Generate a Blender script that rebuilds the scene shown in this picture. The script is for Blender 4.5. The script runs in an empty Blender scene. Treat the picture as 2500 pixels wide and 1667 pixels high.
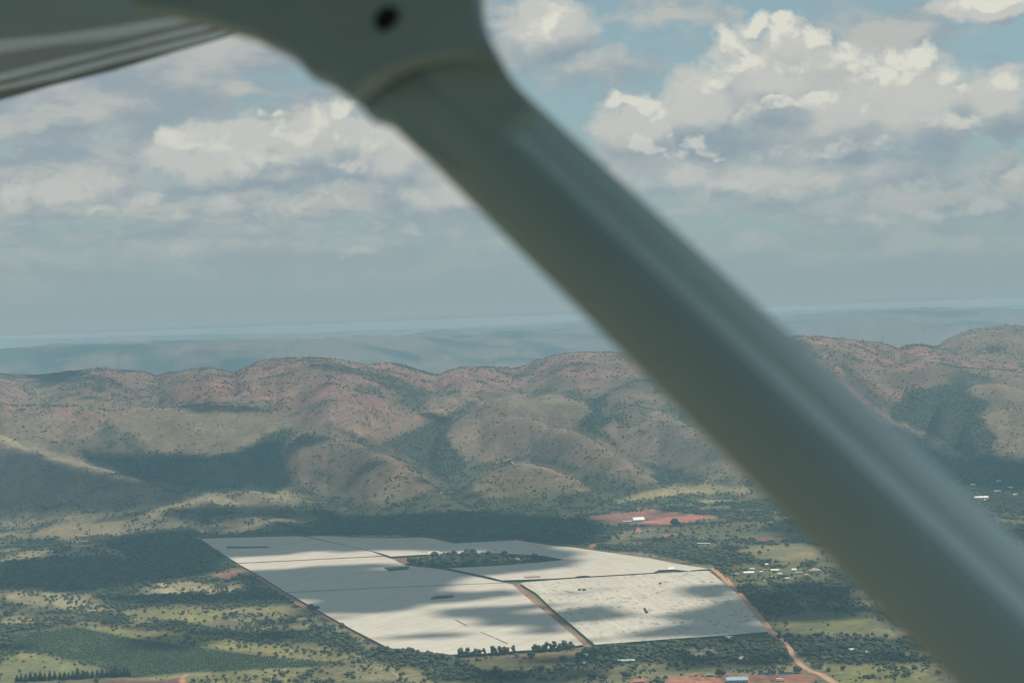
import bpy, bmesh, math, random
import numpy as np
from mathutils import Vector, Matrix
R = math.radians
random.seed(7); rng = np.random.default_rng(11)
SC = bpy.context.scene
COL = SC.collection

# ------------------------------------------------------------------ camera
H = 420.0                      # metres above the valley floor
F = 1250/math.tan(R(15))       # focal length in pixels of the 2500 px wide photograph
ROLL, PITCH = R(2.17), R(-0.706)
_f = np.array([0, math.cos(PITCH), math.sin(PITCH)]); _r0 = np.array([1., 0, 0]); _u0 = np.cross(_r0, _f)
RV = math.cos(ROLL)*_r0 - math.sin(ROLL)*_u0
UV = math.cos(ROLL)*_u0 + math.sin(ROLL)*_r0
CAMP = np.array([0, 0, H])
cd = bpy.data.cameras.new('camera'); cam = bpy.data.objects.new('camera', cd); COL.objects.link(cam)
M = Matrix(((RV[0], UV[0], -_f[0], 0), (RV[1], UV[1], -_f[1], 0), (RV[2], UV[2], -_f[2], H), (0, 0, 0, 1)))
cam.matrix_world = M
cd.sensor_width = 36; cd.lens = 18/math.tan(R(15)); cd.clip_start = 0.05; cd.clip_end = 400000
cd.dof.use_dof = True; cd.dof.focus_distance = 4000; cd.dof.aperture_fstop = 6.2
SC.camera = cam

def ray(px, py):
    px = np.asarray(px, float); py = np.asarray(py, float)
    X = (px-1250)/F; Y = (833.5-py)/F
    return _f + X[..., None]*RV + Y[..., None]*UV
def proj(x, y, z):
    d = np.stack([x, y, z-H], -1)
    w = d@_f; w = np.where(np.abs(w) < 1e-6, 1e-6, w)
    return 1250+F*(d@RV)/w, 833.5-F*(d@UV)/w, w
def ground(px, py, z=0.0):
    d = ray(px, py); t = (z-H)/d[..., 2]
    return CAMP + d*t[..., None]

# ------------------------------------------------------------------ light
SUN_EL, SUN_AZ = R(66), R(72)     # azimuth clockwise from +Y
SDIR = np.array([math.cos(SUN_EL)*math.sin(SUN_AZ), math.cos(SUN_EL)*math.cos(SUN_AZ), math.sin(SUN_EL)])
sl = bpy.data.lights.new('sun', 'SUN'); sl.energy = 4.6; sl.angle = R(0.9); sl.color = (1, .94, .82)
so = bpy.data.objects.new('sun', sl); so.rotation_euler = Vector(SDIR).to_track_quat('Z', 'Y').to_euler(); COL.objects.link(so)
SC.view_settings.view_transform = 'Standard'; SC.view_settings.look = 'None'
SC.view_settings.exposure = 0.0; SC.view_settings.gamma = 1
SC.cycles.use_denoising = True
SC.cycles.max_bounces = 5; SC.cycles.diffuse_bounces = 2; SC.cycles.volume_bounces = 0
SC.cycles.transparent_max_bounces = 8

# ------------------------------------------------------------------ node helper
class NT:
    def __init__(s, tree): s.t = tree; s.n = tree.nodes; s.l = tree.links
    def node(s, typ, ins=None, **kw):
        n = s.n.new(typ)
        for k, v in kw.items(): setattr(n, k, v)
        for k, v in (ins or {}).items(): s.set(n.inputs[k], v)
        return n
    def set(s, sock, v):
        if isinstance(v, bpy.types.NodeSocket): s.l.new(v, sock)
        else: sock.default_value = v
    def m(s, op, a, b=0.0, c=0.0, clamp=False):
        n = s.n.new('ShaderNodeMath'); n.operation = op; n.use_clamp = clamp
        for i, v in enumerate((a, b, c)): s.set(n.inputs[i], v)
        return n.outputs[0]
    def v(s, op, a, b=(0, 0, 0), out=0):
        n = s.n.new('ShaderNodeVectorMath'); n.operation = op
        s.set(n.inputs[0], a)
        if op == 'SCALE': s.set(n.inputs['Scale'], b)
        else: s.set(n.inputs[1], b)
        return n.outputs['Value'] if op in ('LENGTH', 'DOT_PRODUCT', 'DISTANCE') else n.outputs[0]
    def noise(s, vec, scale, detail=4, rough=.5, dim='3D', **kw):
        n = s.n.new('ShaderNodeTexNoise'); n.noise_dimensions = dim
        s.set(n.inputs['Vector'], vec); s.set(n.inputs['Scale'], scale)
        n.inputs['Detail'].default_value = detail; n.inputs['Roughness'].default_value = rough
        for k, val in kw.items(): s.set(n.inputs[k], val)
        return n
    def ss(s, x, a, b, lo=0.0, hi=1.0, t='SMOOTHSTEP'):
        n = s.n.new('ShaderNodeMapRange'); n.interpolation_type = t
        for k, val in (('Value', x), ('From Min', a), ('From Max', b), ('To Min', lo), ('To Max', hi)): s.set(n.inputs[k], val)
        return n.outputs[0]
    def mix(s, f, a, b, mode='MIX'):
        n = s.n.new('ShaderNodeMix'); n.data_type = 'RGBA'; n.blend_type = mode
        s.set(n.inputs[0], f)
        for i, v in ((6, a), (7, b)): s.set(n.inputs[i], (*v, 1) if isinstance(v, tuple) and len(v) == 3 else v)
        return n.outputs[2]

# ------------------------------------------------------------------ sky
SKYK = 0.1
SKYTINT = (.78, .98, .86)
W = bpy.data.worlds.new('World'); SC.world = W; W.use_nodes = True
W.cycles.sampling_method = 'MANUAL'; W.cycles.sample_map_resolution = 256
wt = NT(W.node_tree); wt.n.clear()
def build_sky():
    out = wt.node('ShaderNodeOutputWorld'); bg = wt.node('ShaderNodeBackground'); bg.inputs['Strength'].default_value = SKYK
    wt.l.new(bg.outputs[0], out.inputs['Surface'])
    sky = wt.node('ShaderNodeTexSky'); sky.sky_type = 'NISHITA'; sky.sun_disc = False
    sky.sun_elevation = SUN_EL; sky.sun_rotation = SUN_AZ; sky.altitude = 1500; sky.dust_density = 2.0; sky.air_density = 1.0; sky.ozone_density = 1.0
    geo = wt.node('ShaderNodeTexCoord').outputs['Generated']
    sep = wt.node('ShaderNodeSeparateXYZ', {0: geo})
    az = wt.m('ARCTAN2', sep.outputs[0], sep.outputs[1]); el = wt.m('ARCSINE', sep.outputs[2])
    K = F/1000                                  # one unit = 1000 px of the photograph
    U = wt.m('MULTIPLY', az, K); V = wt.m('MULTIPLY', el, K)
    P = wt.node('ShaderNodeCombineXYZ', {0: U, 1: V}).outputs[0]
    def uv(px, py):
        d = ray(px, py); d = d/np.linalg.norm(d)
        return math.atan2(d[0], d[1])*K, math.asin(d[2])*K
    # two node groups: a heap of cloud masses with ragged fractal edges, evaluated here and a little towards the light
    def field_group(name, blobs, holes, scale, amp, stretch, detail, rough, warp):
        g = bpy.data.node_groups.new(name, 'ShaderNodeTree'); q = NT(g)
        g.interface.new_socket('P', in_out='INPUT', socket_type='NodeSocketVector')
        g.interface.new_socket('F', in_out='OUTPUT', socket_type='NodeSocketFloat'); g.interface.new_socket('B', in_out='OUTPUT', socket_type='NodeSocketFloat')
        gi = q.node('NodeGroupInput').outputs[0]; go = q.node('NodeGroupOutput')
        st = q.v('MULTIPLY', gi, stretch)
        w = q.noise(st, scale*.6, 4, .6, '2D').outputs['Color']
        w = q.v('SCALE', q.v('SUBTRACT', w, (.5, .5, .5)), warp)
        p2 = q.v('ADD', gi, w)
        def heap(bl):
            best = None
            for (cx, cy, rx, ry, wgt) in bl:
                u, v = uv(cx, cy)
                d = q.v('LENGTH', q.v('MULTIPLY', q.v('SUBTRACT', p2, (u, v, 0)), (1000/rx, 1000/ry, 0)))
                e = q.m('MULTIPLY_ADD', d, -wgt, wgt)
                best = e if best is None else q.m('SMOOTH_MAX', best, e, .12)
            return best
        best = q.m('MINIMUM', heap(blobs), .75)
        if holes: best = q.m('SUBTRACT', best, q.m('MAXIMUM', q.m('MULTIPLY', heap(holes), 1.6), 0.0))
        n = q.noise(q.v('ADD', st, q.v('SCALE', w, .6)), scale, detail, rough, '2D').outputs['Fac']
        vo = q.node('ShaderNodeTexVoronoi', {'Scale': scale*1.6, 'Detail': 2.5, 'Roughness': .6, 'Vector': q.v('ADD', st, q.v('SCALE', w, .8))}, feature='F1', voronoi_dimensions='2D', normalize=True)
        bil = q.m('SUBTRACT', .34, vo.outputs['Distance'])
        f = q.m('ADD', q.m('MULTIPLY', q.m('SUBTRACT', n, .5), amp), q.m('MULTIPLY', bil, amp*.45))
        lown = q.noise(q.v('ADD', st, q.v('SCALE', w, .5)), scale*.55, 3, .5, '2D').outputs['Fac']
        q.set(go.inputs[0], q.m('ADD', best, f)); q.set(go.inputs[1], q.m('ADD', best, q.m('MULTIPLY', q.m('SUBTRACT', lown, .5), amp*.9)))
        return g
    cum = [(1904,98,80,60,1),(1851,62,40,36,1),(1905,60,40,30,1),(1782,104,52,58,.9),(1990,102,46,50,1),(1840,155,115,62,1),(1920,155,85,60,1),(2030,155,100,55,1),(2090,180,70,50,1),
           (2120,215,75,62,1),(2181,195,80,72,1),(2255,150,48,50,1),(2290,195,55,48,1),(2325,224,48,24,1),(1900,236,60,18,.8),(2010,238,80,30,.9),(1760,215,80,55,.7),(2120,262,70,30,.8),
           (1510,246,32,32,1),(1550,242,44,24,1),(1588,264,32,26,1),(1612,300,26,32,1),(1625,332,24,28,1),(1570,350,46,24,1),(1605,366,46,22,1),(1655,386,50,20,.9),(1692,345,44,30,1),(1725,370,38,30,1),(1745,392,26,18,.9),
           (468,352,66,40,1),(428,345,44,30,.8),(520,380,66,48,1),(570,410,64,48,1),(690,335,66,34,.9),(745,348,70,48,1),(790,300,46,50,1),(842,266,46,22,.9),(820,335,50,50,.9),(925,370,90,55,.7),(640,395,80,40,.7),
           (638,276,20,14,.45),(668,284,18,14,.4),(655,312,28,22,.5),(1345,60,56,74,.7),(1330,110,60,60,.6),(2430,0,160,28,1),(2475,206,50,40,.9),(2335,302,66,26,.7),
           (40,485,76,34,.7),(243,512,34,18,.8),(345,497,64,30,.65),(435,525,34,18,.7),(550,510,60,34,.55),(740,488,110,26,.6),(830,495,76,22,.6),(1020,492,130,40,.6),(1100,440,110,40,.55),
           (2270,517,54,28,.6),(2395,503,60,26,.8),(2480,430,50,30,.7),(2250,440,60,26,.6),(2130,535,100,20,.5),(1800,455,110,34,.6),(1900,470,80,24,.5),(600,560,70,24,.5),(1000,560,50,24,.6),(880,615,60,14,.5),(420,615,70,18,.5),
           (1970,250,120,50,.7),(1800,280,110,60,.6),(2060,380,220,40,.5),(690,385,120,55,.8),(860,400,110,50,.7)]
    holes = [(1885,205,48,26,.8),(1980,188,40,22,.8),(1950,312,110,44,.8),(2260,240,70,24,.8),(2105,225,22,18,.7),(1555,290,40,26,.9),(1520,330,40,30,.8),(1650,320,20,40,.6),(243,520,14,10,.9),(345,512,24,12,.8),(800,500,30,10,.8)]
    soft = [(250,150,560,165,1.3),(620,120,330,95,1.2),(110,290,360,60,1.1),(560,215,180,40,.7),(1440,165,160,60,.8),(1640,40,150,60,.7),(2170,110,170,90,.9),
            (150,430,260,70,.7),(2300,480,400,70,.8),(1100,470,420,60,.8),(300,505,330,40,.8),(750,500,330,40,.9),(2200,610,700,50,.5),(600,600,900,50,.4)]
    body = [(2000,290,330,170,1),(1890,190,180,130,1),(2200,255,230,140,1),(1570,312,150,88,1),(2020,420,440,62,1),(1720,275,140,110,.9),(2440,255,130,90,.9),(1660,405,230,62,.8),
            (560,375,230,90,1),(790,350,190,105,1),(935,380,150,92,1),(650,430,310,42,.8),(1335,60,130,110,1),(2430,5,190,42,1),(150,470,180,50,.6),(1080,470,220,50,.7)]
    gb = field_group('body_field', body, None, 9.0, 1.1, (1, 1.25, 1), 8, .56, .10)
    gc = field_group('cumulus_field', cum, holes, 13.0, 1.5, (1, 1.15, 1), 10, .60, .08)
    gs = field_group('stratus_field', soft, None, 8.0, 1.5, (1, 1.8, 1), 9, .6, .11)
    def ev(g, p):
        n = wt.n.new('ShaderNodeGroup'); n.node_tree = g; wt.set(n.inputs[0], p); return n.outputs[0], n.outputs[1]
    c3 = lambda *c: tuple(x/SKYK for x in c)
    (C0, B0), (_, B1) = ev(gc, P), ev(gc, wt.v('ADD', P, (-.012, .042, 0)))
    (S0, T0), (_, T1) = ev(gs, P), ev(gs, wt.v('ADD', P, (-.01, .05, 0)))
    (G0, H0), (_, H1) = ev(gb, P), ev(gb, wt.v('ADD', P, (-.02, .085, 0)))
    # clear air: the physical sky, paling into haze low down
    base = wt.v('MULTIPLY', sky.outputs[0], SKYTINT)
    hz = wt.m('EXPONENT', wt.m('MULTIPLY', wt.m('MAXIMUM', el, 0.0), -1/R(5.0)))
    base = wt.mix(.36, base, c3(.36, .425, .44))
    low = c3(.290, .383, .403)
    col = wt.mix(wt.m('MULTIPLY', hz, .98), base, low)
    # a broken high veil, thicker to the left
    vn_ = wt.noise(wt.v('MULTIPLY', P, (1, 2.6, 1)), 2.6, 7, .55, '2D', Distortion=.3).outputs['Fac']
    a_v = wt.m('MULTIPLY', wt.ss(wt.m('ADD', vn_, wt.m('MULTIPLY', wt.m('SUBTRACT', .1, U), .10)), .40, .64), .8)
    b_v = wt.ss(wt.noise(wt.v('ADD', wt.v('MULTIPLY', P, (1, 2.4, 1)), (3.1, 1.7, 0)), 5.0, 7, .55, '2D').outputs['Fac'], .36, .66)
    col = wt.mix(a_v, col, wt.mix(b_v, c3(.300, .362, .410), c3(.430, .462, .455)))
    # grey bodies
    a_s = wt.m('MULTIPLY', wt.ss(S0, -.15, .60), .93)
    b_s = wt.ss(wt.m('ADD', wt.m('SUBTRACT', T0, T1), wt.m('MULTIPLY', wt.m('SUBTRACT', b_v, .5), .30)), -.40, .42)
    col = wt.mix(a_s, col, wt.mix(b_s, c3(.300, .365, .410), c3(.485, .505, .478)))
    a_g = wt.m('MULTIPLY', wt.ss(G0, -.08, .42), .97)
    b_g = wt.ss(wt.m('SUBTRACT', H0, H1), -.62, .55)
    gcol = wt.mix(wt.ss(b_g, 0, .5), c3(.272, .345, .400), c3(.375, .425, .445)); gcol = wt.mix(wt.ss(b_g, .4, 1.0), gcol, c3(.555, .565, .53))
    bodycol, bodya = gcol, a_g
    # rows of small fair-weather clouds lower down
    pr = wt.v('MULTIPLY', P, (1, 2.2, 1))
    rn = wt.noise(pr, 9.0, 7, .56, '2D', Distortion=.4).outputs['Fac']
    env = wt.m('MULTIPLY', wt.ss(V, .14, .28), wt.ss(V, .52, .36))
    a_r = wt.m('MULTIPLY', wt.ss(rn, .44, .68), env)
    rn2 = wt.noise(wt.v('ADD', pr, (-.01, .05, 0)), 9.0, 7, .56, '2D', Distortion=.4).outputs['Fac']
    b_r = wt.ss(wt.m('SUBTRACT', rn, rn2), -.10, .18)
    col = wt.mix(wt.m('MULTIPLY', a_r, .75), col, wt.mix(b_r, c3(.272, .348, .415), c3(.46, .475, .455)))
    col = wt.mix(bodya, col, bodycol)
    # sunlit cumulus: crisp along the tops, dissolving underneath, shading off into grey lower in each mass
    dC = wt.m('SUBTRACT', B0, B1)
    softk = wt.ss(dC, -.30, .40, 2.4, .72)
    a_c = wt.ss(wt.m('DIVIDE', wt.m('ADD', C0, .06), softk), 0.0, 1.0)
    pp = wt.v('MULTIPLY', P, (1, 1.3, 1))
    puff = wt.noise(pp, 13.0, 6, .55, '2D', Distortion=.6).outputs['Fac']
    puff2 = wt.noise(wt.v('ADD', pp, (-.01, .026, 0)), 13.0, 6, .55, '2D', Distortion=.6).outputs['Fac']
    lit = wt.ss(wt.m('ADD', wt.m('MULTIPLY', dC, .75), wt.m('MULTIPLY', wt.m('SUBTRACT', puff, puff2), 1.5)), -.55, .62)
    hi = wt.ss(V, .25, .62)
    lit = wt.m('MULTIPLY', lit, wt.m('MULTIPLY_ADD', hi, .42, .58))
    ccol = wt.mix(wt.ss(lit, 0, .5), c3(.36, .415, .45), c3(.55, .565, .53))
    ccol = wt.mix(wt.ss(lit, .40, 1.0), ccol, c3(.73, .72, .63))
    col = wt.mix(wt.m('MULTIPLY', a_c, wt.m('MULTIPLY_ADD', hi, .3, .65)), col, ccol)
    # everything low in the sky pales into the haze
    fade = wt.m('EXPONENT', wt.m('MULTIPLY', wt.m('MAXIMUM', wt.m('SUBTRACT', el, R(.8)), 0.0), -1/R(2.0)))
    col = wt.mix(fade, col, low)
    wt.l.new(col, bg.inputs['Color'])
build_sky()

# ------------------------------------------------------------------ numpy noise and masks
def _h(i, j, s):
    n = (i*374761393 + j*668265263 + s*974634541) & 0xffffffff
    n = ((n ^ (n >> 13))*1274126177) & 0xffffffff
    n = ((n ^ (n >> 16))*2246822519) & 0xffffffff
    return ((n ^ (n >> 15)) & 0xffff)/65535.0
def vn(x, y, s=0):
    x = np.asarray(x, float); y = np.asarray(y, float)
    i = np.floor(x).astype(np.int64); j = np.floor(y).astype(np.int64)
    u = x-i; v = y-j; u = u*u*u*(u*(u*6-15)+10); v = v*v*v*(v*(v*6-15)+10)
    a = _h(i, j, s); b = _h(i+1, j, s); c = _h(i, j+1, s); d = _h(i+1, j+1, s)
    return (a*(1-u)+b*u)*(1-v)+(c*(1-u)+d*u)*v
def fbm(x, y, o=4, s=0, g=.5):
    r = 0; a = 1; t = 0
    for k in range(o):
        r = r+a*vn(x*2**k+17.3*k, y*2**k-9.1*k, s+k); t += a; a *= g
    return r/t
def sstep(x, a, b):
    t = np.clip((x-a)/(b-a), 0, 1); return t*t*(3-2*t)
MW, MH, MS = 1270, 860, 2.0      # mask canvas: half the photograph's resolution, 10 px margin
def poly_mask(poly, blur=2):
    m = np.zeros((MH, MW), np.float32)
    p = np.array(poly, float)/MS + 10
    x0, y0 = np.maximum(np.floor(p.min(0)).astype(int)-1, 0); x1, y1 = np.minimum(np.ceil(p.max(0)).astype(int)+2, (MW, MH))
    if x1 <= x0 or y1 <= y0: return m
    X, Y = np.meshgrid(np.arange(x0, x1)+.5, np.arange(y0, y1)+.5)
    ins = np.zeros(X.shape, bool)
    for (ax, ay), (bx, by) in zip(p, np.roll(p, -1, 0)):
        if ay == by: continue
        c = ((ay > Y) != (by > Y)) & (X < (bx-ax)*(Y-ay)/(by-ay)+ax)
        ins ^= c
    m[y0:y1, x0:x1] = ins
    for _ in range(2):
        if blur > 0: m = box(m, blur)
    return m
def box(m, r):
    k = 2*r+1
    for ax in (0, 1):
        pad = [(0, 0), (0, 0)]; pad[ax] = (r+1, r)
        c = np.cumsum(np.pad(m, pad, mode='edge'), axis=ax, dtype=np.float64)
        m = (np.take(c, range(k, c.shape[ax]), ax)-np.take(c, range(0, c.shape[ax]-k), ax))/k
    return m.astype(np.float32)
def look(m, px, py):
    x = np.clip(px/MS+9.5, 0, MW-1.01); y = np.clip(py/MS+9.5, 0, MH-1.01)
    i = x.astype(int); j = y.astype(int); u = x-i; v = y-j
    return (m[j, i]*(1-u)+m[j, i+1]*u)*(1-v)+(m[j+1, i]*(1-u)+m[j+1, i+1]*u)*v

# ------------------------------------------------------------------ terrain height
RIDGES = []
def ridge(pts, wf, wb, wl, pw=1.0):
    a = np.array(pts, float); d = ray(a[:, 0], a[:, 1])
    az = np.arctan2(d[:, 0], d[:, 1]); hor = np.hypot(d[:, 0], d[:, 1])
    z = H + a[:, 2]*d[:, 2]/hor
    RIDGES.append((az, a[:, 2], z, wf, wb, wl, pw))
SKYL = [(-300,905),(0,910),(65,916),(92,914),(165,902),(214,900),(260,894),(287,899),(344,904),(383,915),(432,899),(517,895),(551,902),(570,907),(589,891),(620,879),(670,872),(727,872),(800,875),(900,880),(945,881),(991,889),(1037,906),(1064,914),(1083,906),(1125,891),(1183,885),(1259,889),(1282,885),(1309,870),(1355,862),(1412,858),(1489,858),(1600,850),(1750,835),(1860,822),(1953,817),(2043,817),(2100,822),(2150,831),(2196,844),(2214,836),(2232,833),(2257,837),(2286,848),(2340,866),(2500,880),(2800,880)]
ridge([(x, y, 6400+180*math.sin(x*.006)+90*math.sin(x*.021)) for x, y in SKYL], 1750, 1500, 400)
ridge([(2270,862,7000),(2295,846,7000),(2311,831,7000),(2350,811,7000),(2400,802,7000),(2457,795,7000),(2500,795,7000),(2800,790,7000)], 1500, 1500, 150)
ridge([(-200,985,5500),(0,982,5500),(150,985,5550),(306,996,5600),(450,994,5600),(600,998,5600),(690,1012,5600)], 700, 500, 200)
ridge([(-200,1040,5000),(0,1058,4950),(50,1078,4850),(134,1110,4750),(230,1134,4650),(306,1155,4550),(421,1183,4400),(470,1200,4300)], 500, 350, 150)
ridge([(400,1200,4250),(452,1184,4280),(517,1196,4250),(612,1231,4100)], 260, 250, 120)
ridge([(560,1194,4450),(612,1188,4450),(689,1198,4400),(765,1217,4300)], 260, 260, 120)
ridge([(690,1095,4900),(705,1075,4900),(727,1057,4900),(760,1046,4900),(796,1043,4880),(838,1057,4800),(896,1085,4650),(984,1116,4500),(1068,1170,4250),(1083,1182,4200)], 520, 330, 70)
ridge([(1083,1048,5350),(1125,1008,5420),(1183,975,5480),(1259,963,5500),(1336,958,5500),(1393,966,5450),(1431,983,5350),(1454,1003,5250)], 750, 320, 70)
ridge([(1200,1030,5250),(1290,1010,5200),(1374,1035,5000),(1451,1067,4820),(1527,1112,4600),(1604,1163,4350),(1630,1185,4260)], 420, 260, 100)
ridge([(1170,1165,4450),(1198,1144,4480),(1240,1127,4500),(1290,1121,4500),(1336,1125,4480),(1393,1147,4420),(1450,1180,4300)], 330, 240, 90)
ridge([(1460,985,5600),(1474,967,5650),(1527,941,5700),(1565,936,5700),(1700,936,5700),(1800,955,5600),(1900,985,5500)], 600, 350, 80)
ridge([(1481,1016,5200),(1508,994,5250),(1546,983,5250),(1604,994,5200),(1680,1029,5000),(1760,1070,4800),(1850,1120,4550)], 520, 260, 80)
ridge([(2300,985,5300),(2346,951,5400),(2382,940,5400),(2436,936,5400),(2500,942,5400),(2700,950,5400)], 420, 350, 80)
ridge([(2370,1030,4950),(2393,1014,5000),(2436,995,5000),(2500,983,5000),(2700,960,5000)], 380, 260, 80)
ridge([(2440,1095,4700),(2461,1078,4720),(2500,1054,4750),(2700,1000,4800)], 350, 260, 80)
ridge([(2100,880,6000),(2196,896,5950),(2300,902,5950),(2418,906,5950),(2500,912,5950),(2700,915,5950)], 700, 450, 200)
ridge([(1160,980,5700),(1137,984,5650),(1040,1004,5450),(960,1029,5250),(888,1061,5000)][::-1], 330, 350, 80)
ridge([(-300,872,13000),(0,868,13000),(100,862,13000),(200,856,13000),(450,852,13000),(700,850,13000),(900,846,13500),(1150,850,14000)], 2500, 4000, 1500)
ridge([(1100,830,16000),(1400,815,16000),(1700,800,17000),(1950,782,17000),(2080,772,17000),(2250,765,17500),(2500,768,17500),(2800,765,17500)], 4000, 6000, 1500)
ridge([(-300,840,26000),(300,832,26000),(700,822,26000),(1200,806,27000),(1500,790,27000),(2000,772,27000),(2500,755,27000),(2800,740,27000)], 5000, 9000, 3000)
def height(x, y):
    x = np.asarray(x, float); y = np.asarray(y, float)
    r = np.hypot(x, y); az = np.arctan2(x, y)
    acc = np.zeros_like(r); PW = 7
    wx = 60*(fbm(x/420, y/420, 3, 5)-.5); 
    for (a, D, z, wf, wb, wl, pw) in RIDGES:
        sel = (np.abs(az) < .6) & (r > 3300)
        if not sel.any(): continue
        A = az[sel]; rr = r[sel]
        Dz = np.interp(A, a, D); zz = np.interp(A, a, z)
        d = rr-Dz+wx[sel]*np.clip(np.abs(rr-Dz)/150, 0, 1)
        t = np.where(d < 0, -d/wf, d/wb); t = np.clip(t, 0, 1)
        p = np.cos(t*math.pi/2)**2
        over = np.maximum(a[0]-A, A-a[-1])*rr
        tap = np.cos(np.clip(over/wl, 0, 1)*math.pi/2)**2
        acc[sel] += np.clip(zz*p*tap/100, 0, None)**PW
    h = 100*acc**(1/PW)
    hs = sstep(h, 8, 90)
    gul = np.abs(fbm(x/330, y/520, 3, 31)-.5)*2
    h = h + hs*(-16*(1-gul)**3 + 11*(fbm(x/160, y/190, 3, 41)-.5)) * np.where(r < 9000, 1, 2)
    far = sstep(r, 8200, 12000)
    h = h + far*(60+150*(fbm(x/3800, y/5200, 4, 77)-.4)*np.clip(r/20000, .5, 1))
    near = 1-sstep(r, 3900, 4600)
    h = np.where(r < 4600, h*(1-near*.9), h)
    return np.maximum(h, 0.0)

# ------------------------------------------------------------------ vegetation and ground-cover masks traced from the photograph
DENS = []   # (polygon, tree density, ground colour or None, blur)
GRASS=(.146,.130,.082); PALE=(.240,.215,.130); GREEN=(.088,.108,.055); RED=(.42,.165,.135); MAROON=(.20,.105,.085); DIRT=(.33,.20,.12); OLIVE=(.112,.104,.064)
def dn(poly, d, c=None, b=3): DENS.append((poly, d, c, b))
# hills
dn([(919,1082),(1030,1036),(1133,992),(1142,992),(1083,1046),(1091,1063),(1121,1109),(1144,1144),(1100,1165),(1068,1163),(991,1121)], .97)
dn([(1443,971),(1481,968),(1497,1010),(1474,1048),(1508,1086),(1565,1124),(1700,1160),(1720,1190),(1620,1185),(1565,1130),(1451,1066),(1400,1046),(1431,1010)], .92)
dn([(190,1086),(280,1108),(400,1112),(560,1106),(690,1050),(685,1100),(700,1150),(780,1210),(700,1215),(560,1188),(430,1182),(300,1152),(220,1120)], .8)
dn([(310,960),(380,915),(400,940),(440,985),(560,985),(650,1002),(450,1002),(320,990),(250,975)], .6, None, 5)
dn([(570,905),(600,930),(640,990),(560,985),(540,930)], .5, None, 5)
dn([(2354,930),(2221,951),(2171,997),(2179,1026),(2257,1061),(2346,1115),(2418,1100),(2445,1061),(2390,1019),(2430,983),(2380,958)], .93)
dn([(2130,1060),(2240,1080),(2346,1125),(2418,1110),(2520,1120),(2520,1260),(2200,1260),(2100,1150)], .82)
dn([(820,1180),(900,1190),(1050,1180),(1120,1150),(1180,1160),(1200,1190),(1420,1180),(1620,1180),(1780,1175),(1800,1215),(1500,1250),(1450,1262),(1100,1262),(780,1262),(640,1250),(760,1220)], .80, None, 4)
dn([(1150,1195),(1180,1150),(1290,1125),(1390,1150),(1440,1200),(1330,1210),(1200,1212)], .32, None, 4)
dn([(690,1110),(740,1060),(800,1048),(900,1088),(1000,1125),(1080,1180),(1010,1215),(880,1225),(780,1190),(700,1150)], .22, None, 4)
dn([(700,1130),(780,1120),(860,1190),(800,1205),(740,1180)], .5, None, 6)
dn([(890,1062),(960,1030),(1040,1003),(1137,987),(1030,1034),(919,1080)], .05, (.18,.130,.092))
dn([(1200,975),(1336,960),(1431,985),(1452,1003),(1410,1015),(1290,1005)], .03, (.150,.128,.084))
dn([(1225,1128),(1290,1122),(1340,1128),(1380,1150),(1290,1150)], .03, (.155,.130,.085))
dn([(1198,1000),(1280,1010),(1374,1036),(1451,1068),(1604,1163),(1500,1160),(1400,1140),(1290,1120),(1200,1120),(1130,1110),(1095,1050)], .17, None, 4)
dn([(1190,1135),(1290,1118),(1450,1150),(1440,1140),(1290,1108)], .55, None, 2)
dn([(300,1000),(450,996),(640,1003),(780,1030),(690,1050),(560,1100),(400,1105),(330,1060),(260,1030)], .06, (.155,.132,.084), 5)
dn([(0,1056),(50,1076),(134,1108),(230,1132),(306,1153),(306,1160),(225,1142),(130,1122),(45,1092),(0,1078)], .03, PALE)
dn([(0,1095),(130,1125),(300,1165),(420,1190),(300,1230),(100,1220),(0,1200)], .12)
dn([(566,1192),(612,1188),(689,1198),(765,1218),(690,1222),(610,1205)], .05, (.20,.19,.105))
dn([(2346,952),(2436,938),(2510,942),(2510,975),(2436,985),(2390,965)], .06, (.155,.130,.086))
dn([(2393,1016),(2436,997),(2510,985),(2510,1040),(2440,1055),(2400,1035)], .25, (.155,.130,.086), 4)
dn([(2455,1085),(2510,1055),(2510,1110),(2450,1110)], .25, (.155,.130,.086), 4)
dn([(2196,1030),(2240,1046),(2300,1075),(2350,1110),(2330,1118),(2270,1085),(2210,1055)], .25, PALE, 2)
dn([(640,1060),(700,1040),(735,1052),(700,1080),(685,1110),(700,1150),(640,1150),(600,1110)], .9, None, 3)
dn([(735,1046),(800,1032),(850,1050),(920,1085),(990,1112),(1060,1160),(1030,1160),(960,1118),(890,1090),(838,1062),(796,1044)], .75, None, 2)
dn([(1144,1140),(1190,1130),(1240,1120),(1290,1114),(1400,1135),(1440,1155),(1390,1148),(1290,1125),(1200,1145),(1130,1185),(1100,1190)], .8, None, 2)
dn([(1130,985),(1200,962),(1330,948),(1400,955),(1460,975),(1440,985),(1393,966),(1336,957),(1259,963),(1183,975),(1130,1008)], .75, None, 2)
dn([(1460,1000),(1510,985),(1560,975),(1620,985),(1700,1015),(1690,1030),(1604,996),(1546,985),(1481,1020)], .7, None, 2)
dn([(260,1120),(330,1150),(440,1180),(600,1190),(560,1200),(420,1190),(300,1162)], .85, None, 2)
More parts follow.
